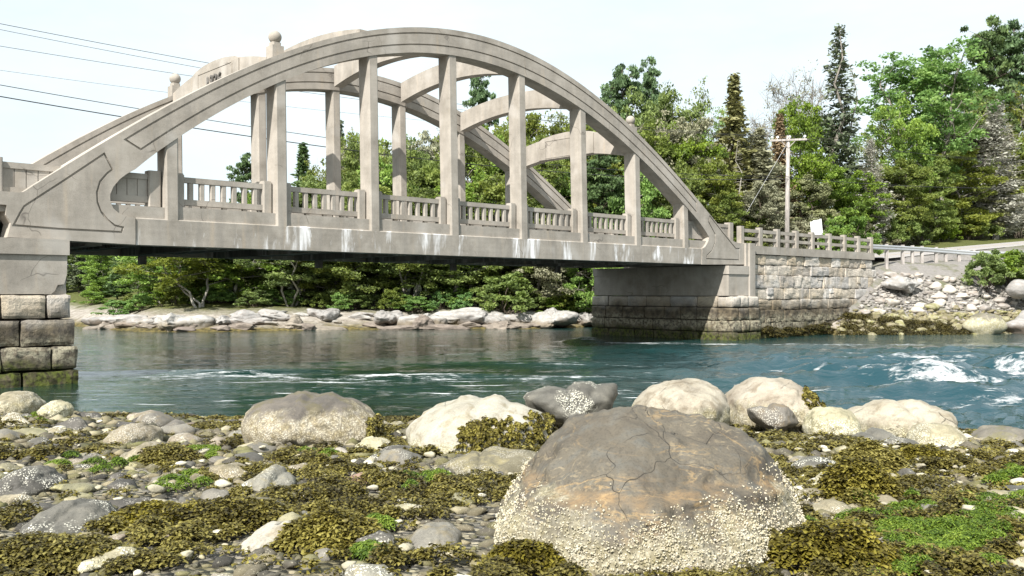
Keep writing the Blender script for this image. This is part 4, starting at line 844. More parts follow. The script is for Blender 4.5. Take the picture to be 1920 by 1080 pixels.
def broadleaf(seed, H=10, Wd=7, base=.22, limbs=17, leaf=.115, per=80, sparse=1.0, stems=1, twig=0.0, up=.0, cone=0.0):
    t = Tree(seed); r = t.r; env = lambda x: Wd / 2 * (max(0.02, math.sin(math.pi * min(1, max(0, x)) ** .8)) ** .65)
    bot = -.6
    for st in range(stems):
        a0 = r.uniform(0, 6.28); dx = (Wd * .16 * (stems > 1)) * math.cos(a0); dy = (Wd * .16 * (stems > 1)) * math.sin(a0); rr = H * .017 / math.sqrt(stems)
        tp = t.limb((dx * .2, dy * .2, bot), (dx * 2 + r.normal() * .3, dy * 2 + r.normal() * .3, H * .86), rr, rr * .2, .05, 9, 6)
        for k in range(limbs // stems):
            f = base + (.93 - base) * (k + r.uniform(0, .8)) / (limbs // stems); i = f * 8; p0 = tp[int(i)] + (tp[min(8, int(i) + 1)] - tp[int(i)]) * (i - int(i))
            an = k * 2.4 + r.uniform(-.5, .5) + st * 1.3; x = (f - base * .7) / (1 - base * .7); R = env(x) * r.uniform(.55, 1.08) * (1 if not cone else min(1, 1.25 - x) ** cone); zt = p0[2] + r.uniform(.02, .16) * H * (1 - .5 * x) + up * R
            tip = np.array([p0[0] * .6 + R * math.cos(an), p0[1] * .6 + R * math.sin(an), min(zt, H * r.uniform(.92, 1.0))]); lr = rr * (.45 - .25 * x)
            lp = t.limb(p0, tip, lr, lr * .25, .1, 6, 4); tone = r.uniform(.25, .75)
            cs = [lp[-1], lp[-2] * .5 + lp[-1] * .5]
            for m_ in range(5):
                q0 = lp[2 + m_ % 3]; q1 = q0 + (np.clip(r.normal(size=3), -1.4, 1.4) * np.array([1, 1, .55])) * Wd * .13 + np.array([0, 0, .25]); t.limb(q0, q1, lr * .3, .012, .1, 3, 3); cs += [q1]
                if r.uniform() < .6: cs.append(q0 * .4 + q1 * .6 + r.normal(size=3) * .25)
            for c in cs:
                if r.uniform() < sparse: t.cluster(c, Wd * r.uniform(.06, .095), int(per * r.uniform(.5, 1.25)), .5, leaf, np.clip(tone + r.normal() * .12, 0, 1))
                if twig:
                    for _ in range(int(twig)): t.limb(c, c + np.clip(r.normal(size=3), -1.2, 1.2) * .5 + np.array([0, 0, .2]), .014, .005, .1, 3, 3)
        for _ in range(3): t.cluster(tp[-1] + r.normal(size=3) * .5, Wd * .08, int(per * sparse) + 1, .7, leaf, .5)
    return t.meshes('broadleaf', .45)
def conifer(seed, H=12, Wd=4, base=.08, step=.34, skip=.14, droop=.25, power=.95, spray=.25, per=7, top=.0, tonebase=.4):
    t = Tree(seed); r = t.r; t.limb((0, 0, -.6), (r.normal() * .1, r.normal() * .1, H), H * .013, .02, .01, 8, 6); h = H * base; P, Dr, T, S = [], [], [], []
    while h < H * .99:
        x = h / H; R0 = Wd / 2 * ((1 - x) ** power * .96 + .04 + top * (x > .6) * (1 - x)) * (min(1, (x - base) * 6 + .45)); tone = r.uniform(-.14, .14)
        for k in range(per):
            if r.uniform() < skip: continue
            an = r.uniform(0, 6.28); R = R0 * r.uniform(.55, 1.15); d = np.array([math.cos(an), math.sin(an), 0]); z1 = -droop * R + r.normal() * .08; n = max(3, int(R / .15)); u = np.linspace(.12, 1, n)
            line = np.array([0, 0, h]) + d * (R * u)[:, None] + np.array([0, 0, 1.0]) * (z1 * u + .22 * R * u ** 3)[:, None]; t.w.tube(np.stack([(0, 0, h), line[n // 2], line[-1]]), [.035, .02, .008], 3, cap=False)
            sd = np.array([-d[1], d[0], 0]); wv = (.32 + .10 * R) * (1.15 - u)
            for sg in (-1, 1, 0, 0):
                P.append(line + sd * (sg * wv * .6)[:, None] + np.array([0, 0, -.05 - .16 * (sg == 0)]) + r.normal(size=(n, 3)) * .07); Dr.append(np.tile(d * .8 + sd * sg * .8 + np.array([0, 0, -.35 * (sg == 0)]), (n, 1))); T.append(np.clip(tonebase + tone + .25 * u + r.normal(size=n) * .1, 0, 1)); S.append(np.full(n, spray * (.75 if sg == 0 else 1) * (.45 + .55 * (1 - x) ** .5)))
        h += step * r.uniform(.6, 1.3) * (1 if x < .75 else .75)
    t.P, t.S, t.T, t.Dr = P, S, T, Dr; return t.meshes('conifer', .7, 1.25)
def pine(seed, H=12, Wd=7, base=.35, limbs=26, per=74):
    t = Tree(seed); r = t.r; tp = t.limb((0, 0, -.6), (r.normal() * .4, r.normal() * .4, H * .97), H * .016, .04, .02, 9, 6)
    for k in range(limbs):
        f = base + (.98 - base) * (k + r.uniform(0, 1)) / limbs; i = f * 8; p0 = tp[int(i)] + (tp[min(8, int(i) + 1)] - tp[int(i)]) * (i - int(i)); x = (f - base) / (1 - base); R = Wd / 2 * (1.02 - x ** 1.7) ** .7 * r.uniform(.45, 1.1); an = k * 2.4 + r.uniform(-.6, .6)
        tip = p0 + np.array([R * math.cos(an), R * math.sin(an), R * r.uniform(.05, .4)]); lp = t.limb(p0, tip, .06, .015, .06, 6, 4); tone = r.uniform(.3, .7)
        for m_ in range(7):
            q = lp[2 + m_ % 4] + r.normal(size=3) * np.array([.16, .16, .06]) * Wd * .55 + np.array([0, 0, .12]); t.limb(lp[2 + m_ % 3], q, .02, .008, .05, 3, 3); t.cluster(q, Wd * r.uniform(.05, .085), per, .4, .11, np.clip(tone + r.normal() * .1, 0, 1))
    return t.meshes('pine', .25, 1.5)
def shrub(seed, H=3, Wd=4, per=70, leaf=.11, n=60):
    t = Tree(seed); r = t.r
    for k in range(n):
        an = r.uniform(0, 6.28); ph = r.uniform(0.02, 1) ** .8; R = Wd / 2 * r.uniform(.5, 1.0) * math.cos(ph * 1.35) ** .7; c = np.array([R * math.cos(an), R * math.sin(an), H * (.08 + .86 * ph * r.uniform(.75, 1.05))])
        if k % 3 == 0: t.limb((r.normal() * .2, r.normal() * .2, -.3), c, .035, .01, .12, 4, 4)
        t.cluster(c, Wd * r.uniform(.07, .11), per, .6, leaf, r.uniform(.25, .75))
    return t.meshes('shrub', .5)
LV = {
 'olive': mat_leaf('olive_foliage', [(.040, .060, .014), (.080, .112, .024), (.128, .168, .036), (.19, .235, .055)], .4),
 'green': mat_leaf('green_foliage', [(0.037, 0.070, 0.014), (0.078, 0.139, 0.022), (0.132, 0.220, 0.034), (0.186, 0.287, 0.050)]),
 'bright': mat_leaf('bright_foliage', [(.040, .085, .024), (.075, .150, .036), (.12, .215, .055), (.18, .285, .08)], .42),
 'yellow': mat_leaf('yellow_green_foliage', [(.045, .070, .014), (.085, .122, .024), (.130, .178, .036), (.18, .225, .05)], .42),
 'spruce': mat_leaf('spruce_needles', [(0.025, 0.034, 0.022), (0.050, 0.068, 0.037), (0.081, 0.102, 0.053), (0.124, 0.143, 0.074)], .1),
 'spruce_olive': mat_leaf('olive_spruce_needles', [(0.043, 0.046, 0.019), (0.085, 0.093, 0.034), (0.132, 0.139, 0.053), (0.186, 0.186, 0.078)], .15),
 'pine': mat_leaf('pine_needles', [(.020, .040, .014), (.042, .078, .026), (.070, .118, .038), (.11, .165, .055)], .25),
 'grey': mat_leaf('lichen_grey_twigs', [(.14, .14, .11), (.20, .20, .165), (.25, .25, .21), (.28, .28, .24)], .2),
 'brown': mat_leaf('browned_needles', [(0.078, 0.062, 0.034), (0.132, 0.105, 0.054), (0.186, 0.152, 0.085), (0.232, 0.202, 0.116)], .1),
 'dull': mat_leaf('dull_grey_green_foliage', [(0.078, 0.081, 0.046), (0.132, 0.136, 0.078), (0.186, 0.186, 0.116), (0.248, 0.248, 0.163)], .25)}
BK = {'dark': mat_bark('dark_bark', (.14, .115, .09)), 'grey': mat_bark('grey_bark', (.30, .275, .24)), 'pale': mat_bark('pale_bark', (.46, .43, .38))}
for mt_ in LV.values():
    for nd in mt_.node_tree.nodes:
        if nd.type == 'VALTORGB':
            for e_ in nd.color_ramp.elements: e_.color = tuple(min(.42, c_ * 1.5 + .009) for c_ in e_.color[:3]) + (1,)
PROTO = {'broad': [broadleaf(300 + k, 10, 7.5, (.2, .16, .28)[k % 3], 18, .115, 88) for k in range(5)], 'full': [broadleaf(330 + k, 10, 7, .08, 24, .118, 96) for k in range(3)], 'loose': [broadleaf(310 + k, 10, 7.5, .25, 17, .11, 34, .75, 1, 1) for k in range(3)],
         'bare': [broadleaf(320 + k, 10, 7.5, .3, 18, .07, 16, .95, 2, 9) for k in range(2)], 'multi': [broadleaf(340 + k, 10, 7, .3, 24, .112, 76, 1, 3) for k in range(2)], 'tall': [broadleaf(350 + k, 14, 6.5, .25, 46, .11, 60, 1, 3, 0, .9, 1.1) for k in range(2)],
         'spruce': [conifer(400 + k, 12, 4.6) for k in range(3)], 'ragged': [conifer(410, 14, 3.6, .30, .27, .46, .36, .6, .19, 6)], 'dense': [conifer(420 + k, 12, 4.4, .05, .28, .04, .12, 1.0, .22, 9) for k in range(2)],
         'thin': [conifer(430 + k, 12, 4.2, .06, .24, .12, .12, .75, .105, 8) for k in range(2)], 'snag': [conifer(440, 12, 2.6, .2, .5, .4, .15, .5, .07, 4)],
         'pine': [pine(450 + k, 12, 7, (.35, .45, .3)[k % 3]) for k in range(3)], 'pinefull': [pine(460 + k, 12, 7, .1, 40, 70) for k in range(2)], 'shrub': [shrub(470 + k) for k in range(4)]}
SIZE = {'broad': (10, 7.5), 'full': (10, 7), 'loose': (10, 7.5), 'bare': (10, 7.5), 'multi': (10, 7), 'tall': (14, 6.8), 'spruce': (12, 4.6), 'ragged': (14, 3.0), 'dense': (12, 4.4), 'thin': (12, 4.2), 'snag': (12, 2.6), 'pine': (12, 7), 'pinefull': (12, 7), 'shrub': (3, 4)}
def gz(x, y): return float(ground_h(np.array([x]), np.array([y]))[0])
tcount = {}
def plant(kind, leaf, bark, px, top, Y, wpx, label, group=None, name=None, z=None):
    x = (px - HX) / F * Y; g = gz(x, Y) if z is None else z; H = CAM_Z + (HY - top) / F * Y - g; H0, W0 = SIZE[kind]
    k = tcount.get(kind, 0); tcount[kind] = k + 1; cr, tr = PROTO[kind][k % len(PROTO[kind])]; sw = wpx / F * Y / W0
    nm = name or {'spruce': 'spruce_tree', 'ragged': 'spruce_tree', 'dense': 'spruce_tree', 'thin': 'dead_spruce', 'snag': 'dead_tree', 'pine': 'pine_tree', 'pinefull': 'pine_tree', 'shrub': 'shrub'}.get(kind, 'broadleaf_tree')
    o = thing(nm, label, {'shrub': 'shrub'}.get(kind, 'tree'), (x, Y, g), random.uniform(0, 6.28), group); o.scale = (sw, sw, max(.4, H / H0))
    obj('trunk', tr, BK[bark], o); obj('crown', cr, LV[leaf], o); return o
def back(px): k = (px - HX) / F; return (13.5 + .7337 * 33.8 + .6795 * 2.029) / (.7337 - .6795 * k)   # depth just behind the far verge of the road
# trees one can tell apart
TREES = [
 ('ragged', 'spruce', 'grey', 1574, 44, 3, 104, 'tall ragged dark spruce standing highest above the utility pole'),
 ('snag', 'grey', 'grey', 1597, 128, 4, 60, 'slim bare dead tree just right of the tall ragged spruce'),
 ('bare', 'dull', 'grey', 1445, 108, 14, 190, 'nearly leafless tree with a round crown of grey twigs against the sky'),
 ('dense', 'spruce_olive', 'grey', 1376, 138, 4, 150, 'olive cone shaped conifer left of the leafless grey tree'),
 ('tall', 'bright', 'grey', 1742, 62, 6, 230, 'tall bright green tree with upswept feathery tops on the right'),
 ('pine', 'pine', 'dark', 1848, 50, 14, 150, 'dark pine with a broad top right of the feathery bright tree'),
 ('pine', 'pine', 'dark', 1912, 40, 12, 165, 'dark pine at the top right corner'),
 ('thin', 'grey', 'pale', 1866, 185, -2, 170, 'pale grey lichen covered dead spruce at the right'),
 ('thin', 'grey', 'pale', 1632, 258, -1, 110, 'short pale grey dead spruce behind the guard rail'),
 ('broad', 'green', 'grey', 1502, 168, 4, 150, 'fresh green leafy tree just behind the top of the utility pole'),
 ('dense', 'brown', 'dark', 1462, 212, 5, 92, 'browned conifer directly behind the pole crossarm'),
 ('dense', 'dull', 'dark', 1424, 240, 2, 150, 'dull olive conifer left of the utility pole'),
 ('pine', 'pine', 'dark', 1162, 118, 16, 130, 'dark green pine showing above the right shoulder of the arch'),
 ('pine', 'pine', 'dark', 1226, 122, 15, 100, 'smaller dark pine right beside the pine above the arch shoulder'),
 ('pinefull', 'pine', 'dark', 1122, 276, 1, 150, 'bright green pine seen through the arch between the last hangers'),
 ('pine', 'pine', 'dark', 908, 132, 20, 96, 'lone pine seen against the sky between two cross struts'),
 ('pine', 'pine', 'dark', 458, 286, 14, 92, 'dark flat branched pine seen left of the second hanger'),
 ('spruce', 'pine', 'dark', 568, 266, 12, 125, 'dark conifer seen between the second and third near hangers'),
 ('snag', 'dull', 'pale', 1385, 262, 1, 40, 'grey stubby dead trunk among the trees left of the pole'),
]
for kind, leaf, bark, px, top, dd, w, lab_ in TREES:
    Y = (back(px) if px > 1130 else 66) + dd; plant(kind, leaf, bark, px, top, Y, w, lab_)
# the rest of the wood
def wood(rows, label, group):
    for kind, leaf, bark, px, top, dd, w in rows:
        Y = (max(back(px), 63) if px > 1130 else 63.0) + dd; plant(kind, leaf, bark, px, top, Y, w, label, group)
R1 = [(k, l, b, px, top, dd, w) for k, l, b, px, top, dd, w in [
 ('broad', 'olive', 'grey', 690, 246, 12, 140), ('bare', 'dull', 'pale', 742, 258, 16, 110), ('broad', 'olive', 'grey', 792, 240, 12, 150), ('loose', 'olive', 'grey', 845, 222, 16, 140), ('loose', 'olive', 'grey', 955, 205, 14, 150), ('broad', 'olive', 'grey', 1010, 182, 16, 170), ('loose', 'olive', 'grey', 1068, 180, 18, 150),
 ('broad', 'olive', 'grey', 1190, 150, 12, 190), ('broad', 'olive', 'grey', 1262, 148, 10, 170), ('loose', 'olive', 'grey', 1318, 150, 14, 130), ('loose', 'dull', 'pale', 1240, 190, 8, 170), ('loose', 'green', 'grey', 1355, 190, 9, 120), ('broad', 'olive', 'grey', 1140, 200, 14, 150), ('broad', 'green', 'grey', 1300, 215, 5, 150),
 ('broad', 'green', 'grey', 1548, 192, 8, 130), ('loose', 'olive', 'grey', 1655, 218, 8, 130), ('broad', 'green', 'grey', 1690, 170, 4, 150), ('loose', 'olive', 'pale', 1790, 150, 8, 170), ('broad', 'olive', 'grey', 1835, 135, 14, 170), ('loose', 'olive', 'pale', 1905, 140, 8, 170), ('broad', 'olive', 'grey', 1960, 130, 10, 200), ('broad', 'olive', 'grey', 2040, 110, 12, 220), ('pine', 'pine', 'dark', 2010, 60, 16, 140),
 ('broad', 'olive', 'grey', 620, 300, 12, 130), ('loose', 'dull', 'pale', 655, 250, 16, 110), ('broad', 'green', 'dark', 535, 335, 10, 110), ('broad', 'olive', 'grey', 485, 345, 14, 110), ('spruce', 'spruce', 'dark', 640, 225, 20, 70)]]
R1 += [('full', 'olive', 'grey', 650, 235, 16, 130), ('full', 'green', 'grey', 700, 225, 17, 140), ('full', 'olive', 'grey', 750, 225, 17, 140), ('full', 'dull', 'grey', 805, 222, 17, 140), ('full', 'olive', 'grey', 860, 205, 17, 140), ('full', 'green', 'grey', 915, 200, 17, 140), ('full', 'olive', 'grey', 975, 185, 17, 150), ('full', 'olive', 'grey', 1100, 185, 17, 160), ('full', 'olive', 'grey', 665, 300, 8, 150), ('full', 'green', 'grey', 720, 275, 9, 150), ('full', 'olive', 'grey', 770, 270, 10, 150), ('full', 'yellow', 'grey', 820, 268, 9, 150), ('full', 'olive', 'grey', 885, 235, 11, 160), ('full', 'green', 'grey', 940, 240, 9, 150), ('full', 'olive', 'grey', 1000, 225, 10, 170), ('full', 'yellow', 'grey', 1060, 235, 9, 150), ('full', 'olive', 'grey', 590, 320, 9, 130), ('full', 'olive', 'grey', 1160, 195, 8, 170), ('full', 'dull', 'pale', 1290, 200, 7, 170), ('full', 'yellow', 'grey', 1230, 215, 6, 170), ('full', 'dull', 'pale', 1400, 235, 6, 170), ('full', 'dull', 'grey', 1640, 300, 6, 150), ('full', 'dull', 'pale', 1810, 205, 7, 180), ('full', 'olive', 'grey', 1885, 220, 7, 180), ('full', 'yellow', 'grey', 530, 350, 8, 120), ('full', 'olive', 'grey', 590, 305, 14, 110), ('full', 'green', 'dark', 470, 345, 12, 120), ('loose', 'olive', 'grey', 625, 275, 14, 110)]
wood(R1, 'leafy tree in the upper rank of the wood beyond the bridge', 'trees in the upper rank of the wood')
R2 = [('full', 'olive', 'grey', 700, 330, 3, 190), ('multi', 'olive', 'pale', 770, 345, 2, 170), ('full', 'green', 'grey', 850, 320, 4, 180), ('full', 'olive', 'grey', 930, 300, 4, 190), ('broad', 'olive', 'grey', 1000, 290, 3, 170), ('full', 'green', 'dark', 1060, 300, 6, 150), ('full', 'olive', 'grey', 620, 380, 2, 170), ('multi', 'olive', 'pale', 545, 400, 1, 190), ('broad', 'yellow', 'grey', 480, 400, 3, 160), ('full', 'olive', 'grey', 415, 420, 4, 150),
 ('full', 'green', 'grey', 1200, 290, 2, 150), ('full', 'olive', 'grey', 1265, 290, 1, 150), ('broad', 'olive', 'grey', 1330, 280, 1, 150), ('full', 'yellow', 'grey', 1350, 350, -1, 120), ('full', 'dull', 'dark', 1430, 330, -2, 120), ('full', 'spruce_olive', 'dark', 1520, 320, 0, 120), ('full', 'green', 'grey', 1560, 290, 2, 130), ('full', 'green', 'grey', 1610, 310, 0, 120), ('full', 'olive', 'grey', 1680, 290, 1, 140), ('full', 'yellow', 'grey', 1735, 270, 1, 150), ('full', 'olive', 'grey', 1790, 265, 2, 160), ('full', 'spruce_olive', 'dark', 1835, 300, 3, 140), ('full', 'olive', 'grey', 1920, 270, 3, 160), ('full', 'olive', 'grey', 1990, 250, 3, 170), ('spruce', 'spruce_olive', 'dark', 1893, 230, 3, 80), ('full', 'green', 'grey', 1110, 390, 1, 130)]
wood(R2, 'full crowned tree in the front rank of the wood beyond the bridge', 'trees in the front rank of the wood')
R4 = [('multi', 'olive', 'pale', 540, 380, 1.5, 260), ('broad', 'green', 'pale', 445, 400, 1, 190), ('multi', 'olive', 'pale', 735, 390, 2, 240), ('broad', 'olive', 'pale', 660, 400, 1.5, 200), ('broad', 'olive', 'pale', 830, 390, 2, 220), ('multi', 'yellow', 'pale', 380, 410, -1.5, 210), ('broad', 'olive', 'pale', 890, 390, 3, 180), ('broad', 'olive', 'pale', 600, 400, 3.5, 190), ('broad', 'green', 'pale', 300, 425, 4, 190), ('broad', 'dull', 'pale', 1030, 400, 2, 190)]
wood(R4, 'spreading pale stemmed tree leaning out over the far shore rocks', 'trees leaning over the far shore')
R3 = [(kind, leaf, b, px, top, d, w) for kind, leaf, b, px, top, d, w in [('spruce', 'spruce', 'dark', 150, 430, 45, 60), ('full', 'green', 'grey', 195, 440, 38, 90), ('spruce', 'pine', 'dark', 240, 445, 26, 70), ('full', 'olive', 'grey', 290, 440, 20, 110), ('full', 'green', 'pale', 340, 440, 12, 120), ('full', 'yellow', 'grey', 385, 450, 4, 120), ('spruce', 'pine', 'dark', 222, 490, 20, 60), ('full', 'olive', 'grey', 120, 440, 50, 110), ('broad', 'olive', 'pale', 265, 455, 12, 90), ('spruce', 'spruce', 'dark', 178, 470, 36, 50), ('full', 'green', 'grey', 60, 450, 60, 140), ('spruce', 'pine', 'dark', 90, 440, 60, 60), ('broad', 'yellow', 'pale', 325, 460, 4, 90), ('full', 'green', 'grey', 150, 425, 62, 130), ('full', 'olive', 'grey', 235, 425, 50, 140), ('full', 'green', 'grey', 310, 420, 40, 140), ('full', 'green', 'grey', 20, 425, 70, 150), ('full', 'green', 'grey', 185, 455, 30, 90)]]
wood(R3, 'tree on the far shore seen under the left half of the deck', 'trees seen under the deck')
SH1 = [('yellow', 945, 508, -.3, 150, 'rounded bright yellow green bush on the far shore under the deck'), ('green', 170, 572, 14, 60, 'low bright green bush on the far shore beside the left abutment'), ('bright', 1590, 402, -6, 120, 'bright green bush behind the post and rail fence right of the white board')]
for leaf, px, top, dd, w, lab_ in SH1:
    Y = (63.5 if px < 1130 else 68) + dd; plant('shrub', leaf, 'dark', px, top, Y, w, lab_)
rr_ = random.Random(5)
for px in list(range(215, 1120, 30)):
    if abs(px - 945) < 50: continue
    Y = max(62.6 + rr_.uniform(-.2, 2), float(np.interp((px - HX) / F * 62, FX, FY)) + 3.0); plant('shrub', rr_.choice(['olive', 'green', 'bright', 'yellow', 'green']), 'dark', px + rr_.uniform(-12, 12), rr_.uniform(535, 568), Y, rr_.uniform(50, 95), 'undergrowth bush along the far shore under the deck', 'bushes along the far shore')
for px in list(range(1290, 1990, 34)):
    Y = back(px) - rr_.uniform(0, 2.0) ; plant('shrub', rr_.choice(['olive', 'green', 'dull', 'yellow']), 'dark', px + rr_.uniform(-12, 12), 447 - rr_.uniform(18, 62) - (px > 1720) * 22, Y, rr_.uniform(55, 100), 'roadside bush at the foot of the wood', 'bushes along the road')
for px, top, Y, w, leaf in [(1848, 466, 57.2, 95, 'olive'), (1890, 470, 57.8, 110, 'green'), (1930, 468, 57.4, 110, 'olive'), (1968, 478, 57.6, 110, 'olive'), (2030, 476, 58.4, 110, 'olive')]:
    plant('shrub', leaf, 'dark', px, top, Y, w, 'olive bush on the rocky bank in front of the guard rail', 'bushes on the rocky bank')

# ---------------------------------------------------------------- far shore rocks and the rip-rap bank
R_LEDGE = mat_rock('pale_ledge_rock', (.275, .265, .25), (.40, .39, .37), (.31, .28, .25), rough=.85, band=.3, var=.12, tide=.45)
R_LEDGED = mat_rock('brown_ledge_rock', (.17, .145, .12), (.27, .23, .19), None, rough=.85, band=.4, var=.15)
R_RIP = mat_rock('pale_riprap', (.30, .275, .245), (.44, .41, .375), (.34, .28, .22), rough=.85, var=.3); R_RIPB = mat_rock('weedy_riprap', (.15, .135, .075), (.26, .235, .14), (.30, .27, .20), weed=.6, rough=.85)
LEDGES = [('long sloping grey ledge of rock on the far shore near the left abutment', (262, 402, 586, 626), 56.5, 'L', 1), ('white blocky outcrop beneath the bushes left of centre, far shore', (478, 545, 576, 602), 60, 'L', 2), ('white rounded outcrop below the pale multi stemmed tree, far shore', (575, 645, 577, 604), 60.5, 'L', 3), ('grey split outcrop, far shore centre', (690, 765, 580, 612), 60.5, 'L', 4),
 ('low pinkish ledge cut by dark cracks, far shore', (735, 860, 584, 614), 60.2, 'L', 5), ('pale flat ledge right of the cracked pinkish ledge, far shore', (830, 985, 580, 612), 61.5, 'L', 6), ('large smooth pinkish whaleback rock beside the right abutment, far shore', (985, 1090, 578, 613), 61.5, 'L', 7), ('pale rock tight against the right abutment, far shore', (1070, 1130, 582, 612), 64, 'L', 8), ('small white rock right of the sloping grey ledge, far shore', (402, 442, 590, 609), 57.5, 'L', 9),
 ('low dark shelf at the water left of the sloping ledge, far shore', (140, 270, 606, 622), 60, 'D', 10), ('long low brown shelf along the water, far shore', (395, 700, 608, 624), 58.2, 'D', 11), ('low tan shelf at the water below the cracked ledge, far shore', (680, 900, 607, 619), 59.2, 'D', 12), ('low dark shelf below the whaleback rock, far shore', (890, 1010, 605, 616), 60.3, 'D', 13)]
for lab_, (x0, x1, y0, y1), D, m_, sd in LEDGES:
    a = np.linspace(0, 2 * np.pi, 22, endpoint=False); cx, cy, rx, ry = (x0 + x1) / 2, (y0 + y1) / 2, (x1 - x0) / 2, (y1 - y0) / 2; rq = random.Random(sd)
    P = [(cx + rx * abs(math.cos(t)) ** .75 * (1 if math.cos(t) > 0 else -1) * rq.uniform(.86, 1.05), cy - ry * abs(math.sin(t)) ** .75 * (1 if math.sin(t) > 0 else -1) * rq.uniform(.8, 1.1) + (6 if math.sin(t) < 0 else 0)) for t in a]
    rock_from_outline('shore_rock', lab_, 'rock', P, D, 1.4 + .4 * (m_ == 'L'), R_LEDGE if m_ == 'L' else R_LEDGED, 500 + sd, 5, .16, 1.0, None, .10)
LM = []
for i in range(7):
    v_ = rockify(ICO[4][0], 700 + i, .22, 1.0, .10); LM.append(npmesh('shore_rock', v_, ICO[4][1], True, {'gz': .5 + .5 * v_[:, 2]}))
rl = random.Random(8)
for i in range(75):
    X_ = rl.uniform(-27, 8); q_ = rl.choice((.3, .7, 1.1, 1.6, 2.1, 2.6)) + rl.uniform(-.4, .4); Y_ = float(np.interp(X_, FX, FY)) + q_; r = rl.choice((.3, .4, .5, .7, .95)) * (.8 if q_ < 1 else 1)
    o = obj('shore_rock', rl.choice(LM), R_LEDGED if q_ < .8 else R_LEDGE, None, (X_, Y_, gz(X_, Y_) + .05), rl.uniform(-.3, .3) + (3.14 if i % 2 else 0), (r * rl.uniform(1.1, 2.0), r * .8, r * rl.uniform(.35, .65)))
    tag(o, 'brown wet rock low on the far shore' if q_ < .8 else 'pale angular rock of the ledges on the far shore', 'rock', 'wet rocks of the far shore' if q_ < .8 else 'pale rocks of the far shore')
k = 0; rp = random.Random(3); RM = []
for i in range(6):
    v_ = rockify(ICO[3][0], 600 + i, .14, .9, .03); RM.append(npmesh('bank_stone', v_, ICO[3][1], True, {'gz': .5 + .5 * v_[:, 2]}))
while k < 260:
    px = rp.uniform(1575, 1960); Y = rp.uniform(51.2, 58.5); x = (px - HX) / F * Y; z = gz(x, Y); s_, t_ = to_st(x, Y)
    if z < -.15 or z > 3.6 or (s_ < 34.3 and t_ > -.25) or (px > 1800 and z > 2.6): continue
    if px < 1640 and z > 1.6 - (1640 - px) * .02: continue
    r = rp.choice((.14, .18, .22, .26, .32, .42)); up_ = z > 1.25 + rp.gauss(0, .15); k += 1
    o = obj('bank_stone', rp.choice(RM), R_RIP if up_ else R_RIPB, None, (x, Y, z + r * .12), rp.uniform(0, 6.28), (r * rp.uniform(.9, 1.4), r, r * rp.uniform(.5, .8)))
    if up_: tag(o, 'pale dry stone of the rubble bank right of the granite wall', 'stone', 'dry stones of the rubble bank')
    else: tag(o, 'weedy brown stone low on the rubble bank right of the granite wall', 'stone', 'weedy stones of the rubble bank')
Pd = []; Pw = []
for _ in range(5200):
    px = rp.uniform(1570, 2000); Y = rp.uniform(51.0, 59.0); x = (px - HX) / F * Y; z = gz(x, Y); s_, t_ = to_st(x, Y)
    if z < -.2 or z > 3.1 + .5 * math.sin(px * .07) or (s_ < 34.0 and t_ > -.2) or (px > 1810 and z > 2.7): continue
    r = rp.uniform(.06, .2); (Pd if z > 1.25 + rp.gauss(0, .12) else Pw).append((x, Y, z + r * .2, r * rp.uniform(.9, 1.4), r, r * rp.uniform(.5, .8), rp.uniform(0, 6.28), rp.random()))
tag(scatter('bank_rubble', mat_shingle('dry_rubble', [(0, (.13, .12, .105)), (.4, (.24, .222, .20)), (1, (.42, .395, .36))], .0), Pd, T0), 'dry pale rubble filling the bank right of the granite wall', 'rubble', None, 'stuff')
tag(scatter('bank_rubble', mat_shingle('wet_rubble', [(0, (.09, .08, .045)), (.5, (.19, .165, .085)), (1, (.34, .30, .19))], .7), Pw, T0), 'weedy brown rubble at the water line of the far bank', 'rubble', None, 'stuff')
rock_from_outline('concrete_slab', 'broken overhanging slab of spilled concrete at the end of the granite wall', 'slab', [(1640, 535), (1655, 522), (1690, 515), (1720, 520), (1738, 532), (1715, 541), (1690, 549), (1660, 546)], 56.0, .9, R_LEDGE, 71, 5, .10, 1.0, None, .08)
rock_from_outline('shore_rock', 'rounded dark rock with a white barnacled foot at the water on the right', 'rock', [(1805, 612), (1820, 598), (1850, 590), (1878, 598), (1888, 614), (1860, 628), (1820, 626)], 52.6, .8, R_BARN, 73, 4, .06, .3)
rock_from_outline('shore_rock', 'pale grey boulder under the bush at the right border', 'rock', [(1885, 545), (1893, 532), (1920, 527), (1950, 532), (1955, 548), (1920, 555)], 55.5, .8, R_LEDGE, 74, 4, .06, .3)
rock_from_outline('shore_rock', 'flat pale ledge at the water in the right corner of the far bank', 'rock', [(1875, 610), (1900, 598), (1960, 596), (1990, 610), (1960, 626), (1890, 624)], 53.2, 1.0, R_LEDGE, 75, 4, .08, .7)
WEEDD = mat_leaf('dark_rockweed', [(.012, .010, .004), (.032, .027, .007), (.065, .054, .012), (.11, .09, .02)], .15, .0, .45)
Cw = []
for _ in range(150):
    px = rp.uniform(1580, 1830); Y = rp.uniform(51.3, 53.6); x = (px - HX) / F * Y; z = gz(x, Y)
    if -.2 < z < 1.4: Cw.append((x, Y, z + .12, rp.uniform(.3, .6), .3, rp.uniform(.12, .3)))
for s_ in np.linspace(20.2, 32.5, 46):
    x, y = from_st(s_, -.25); Cw.append((x, y, rp.uniform(-.05, .45 + .02 * (s_ - 20)), .35, .12, rp.uniform(.1, .3)))
o = obj('rockweed', fronds(Cw, 190, WEED, 'rockweed', (.05, .10), .0055, .5, 1.2, 2), WEEDD); tag(o, 'rockweed hanging along the foot of the granite wall and the far rubble bank', 'seaweed', None, 'stuff')

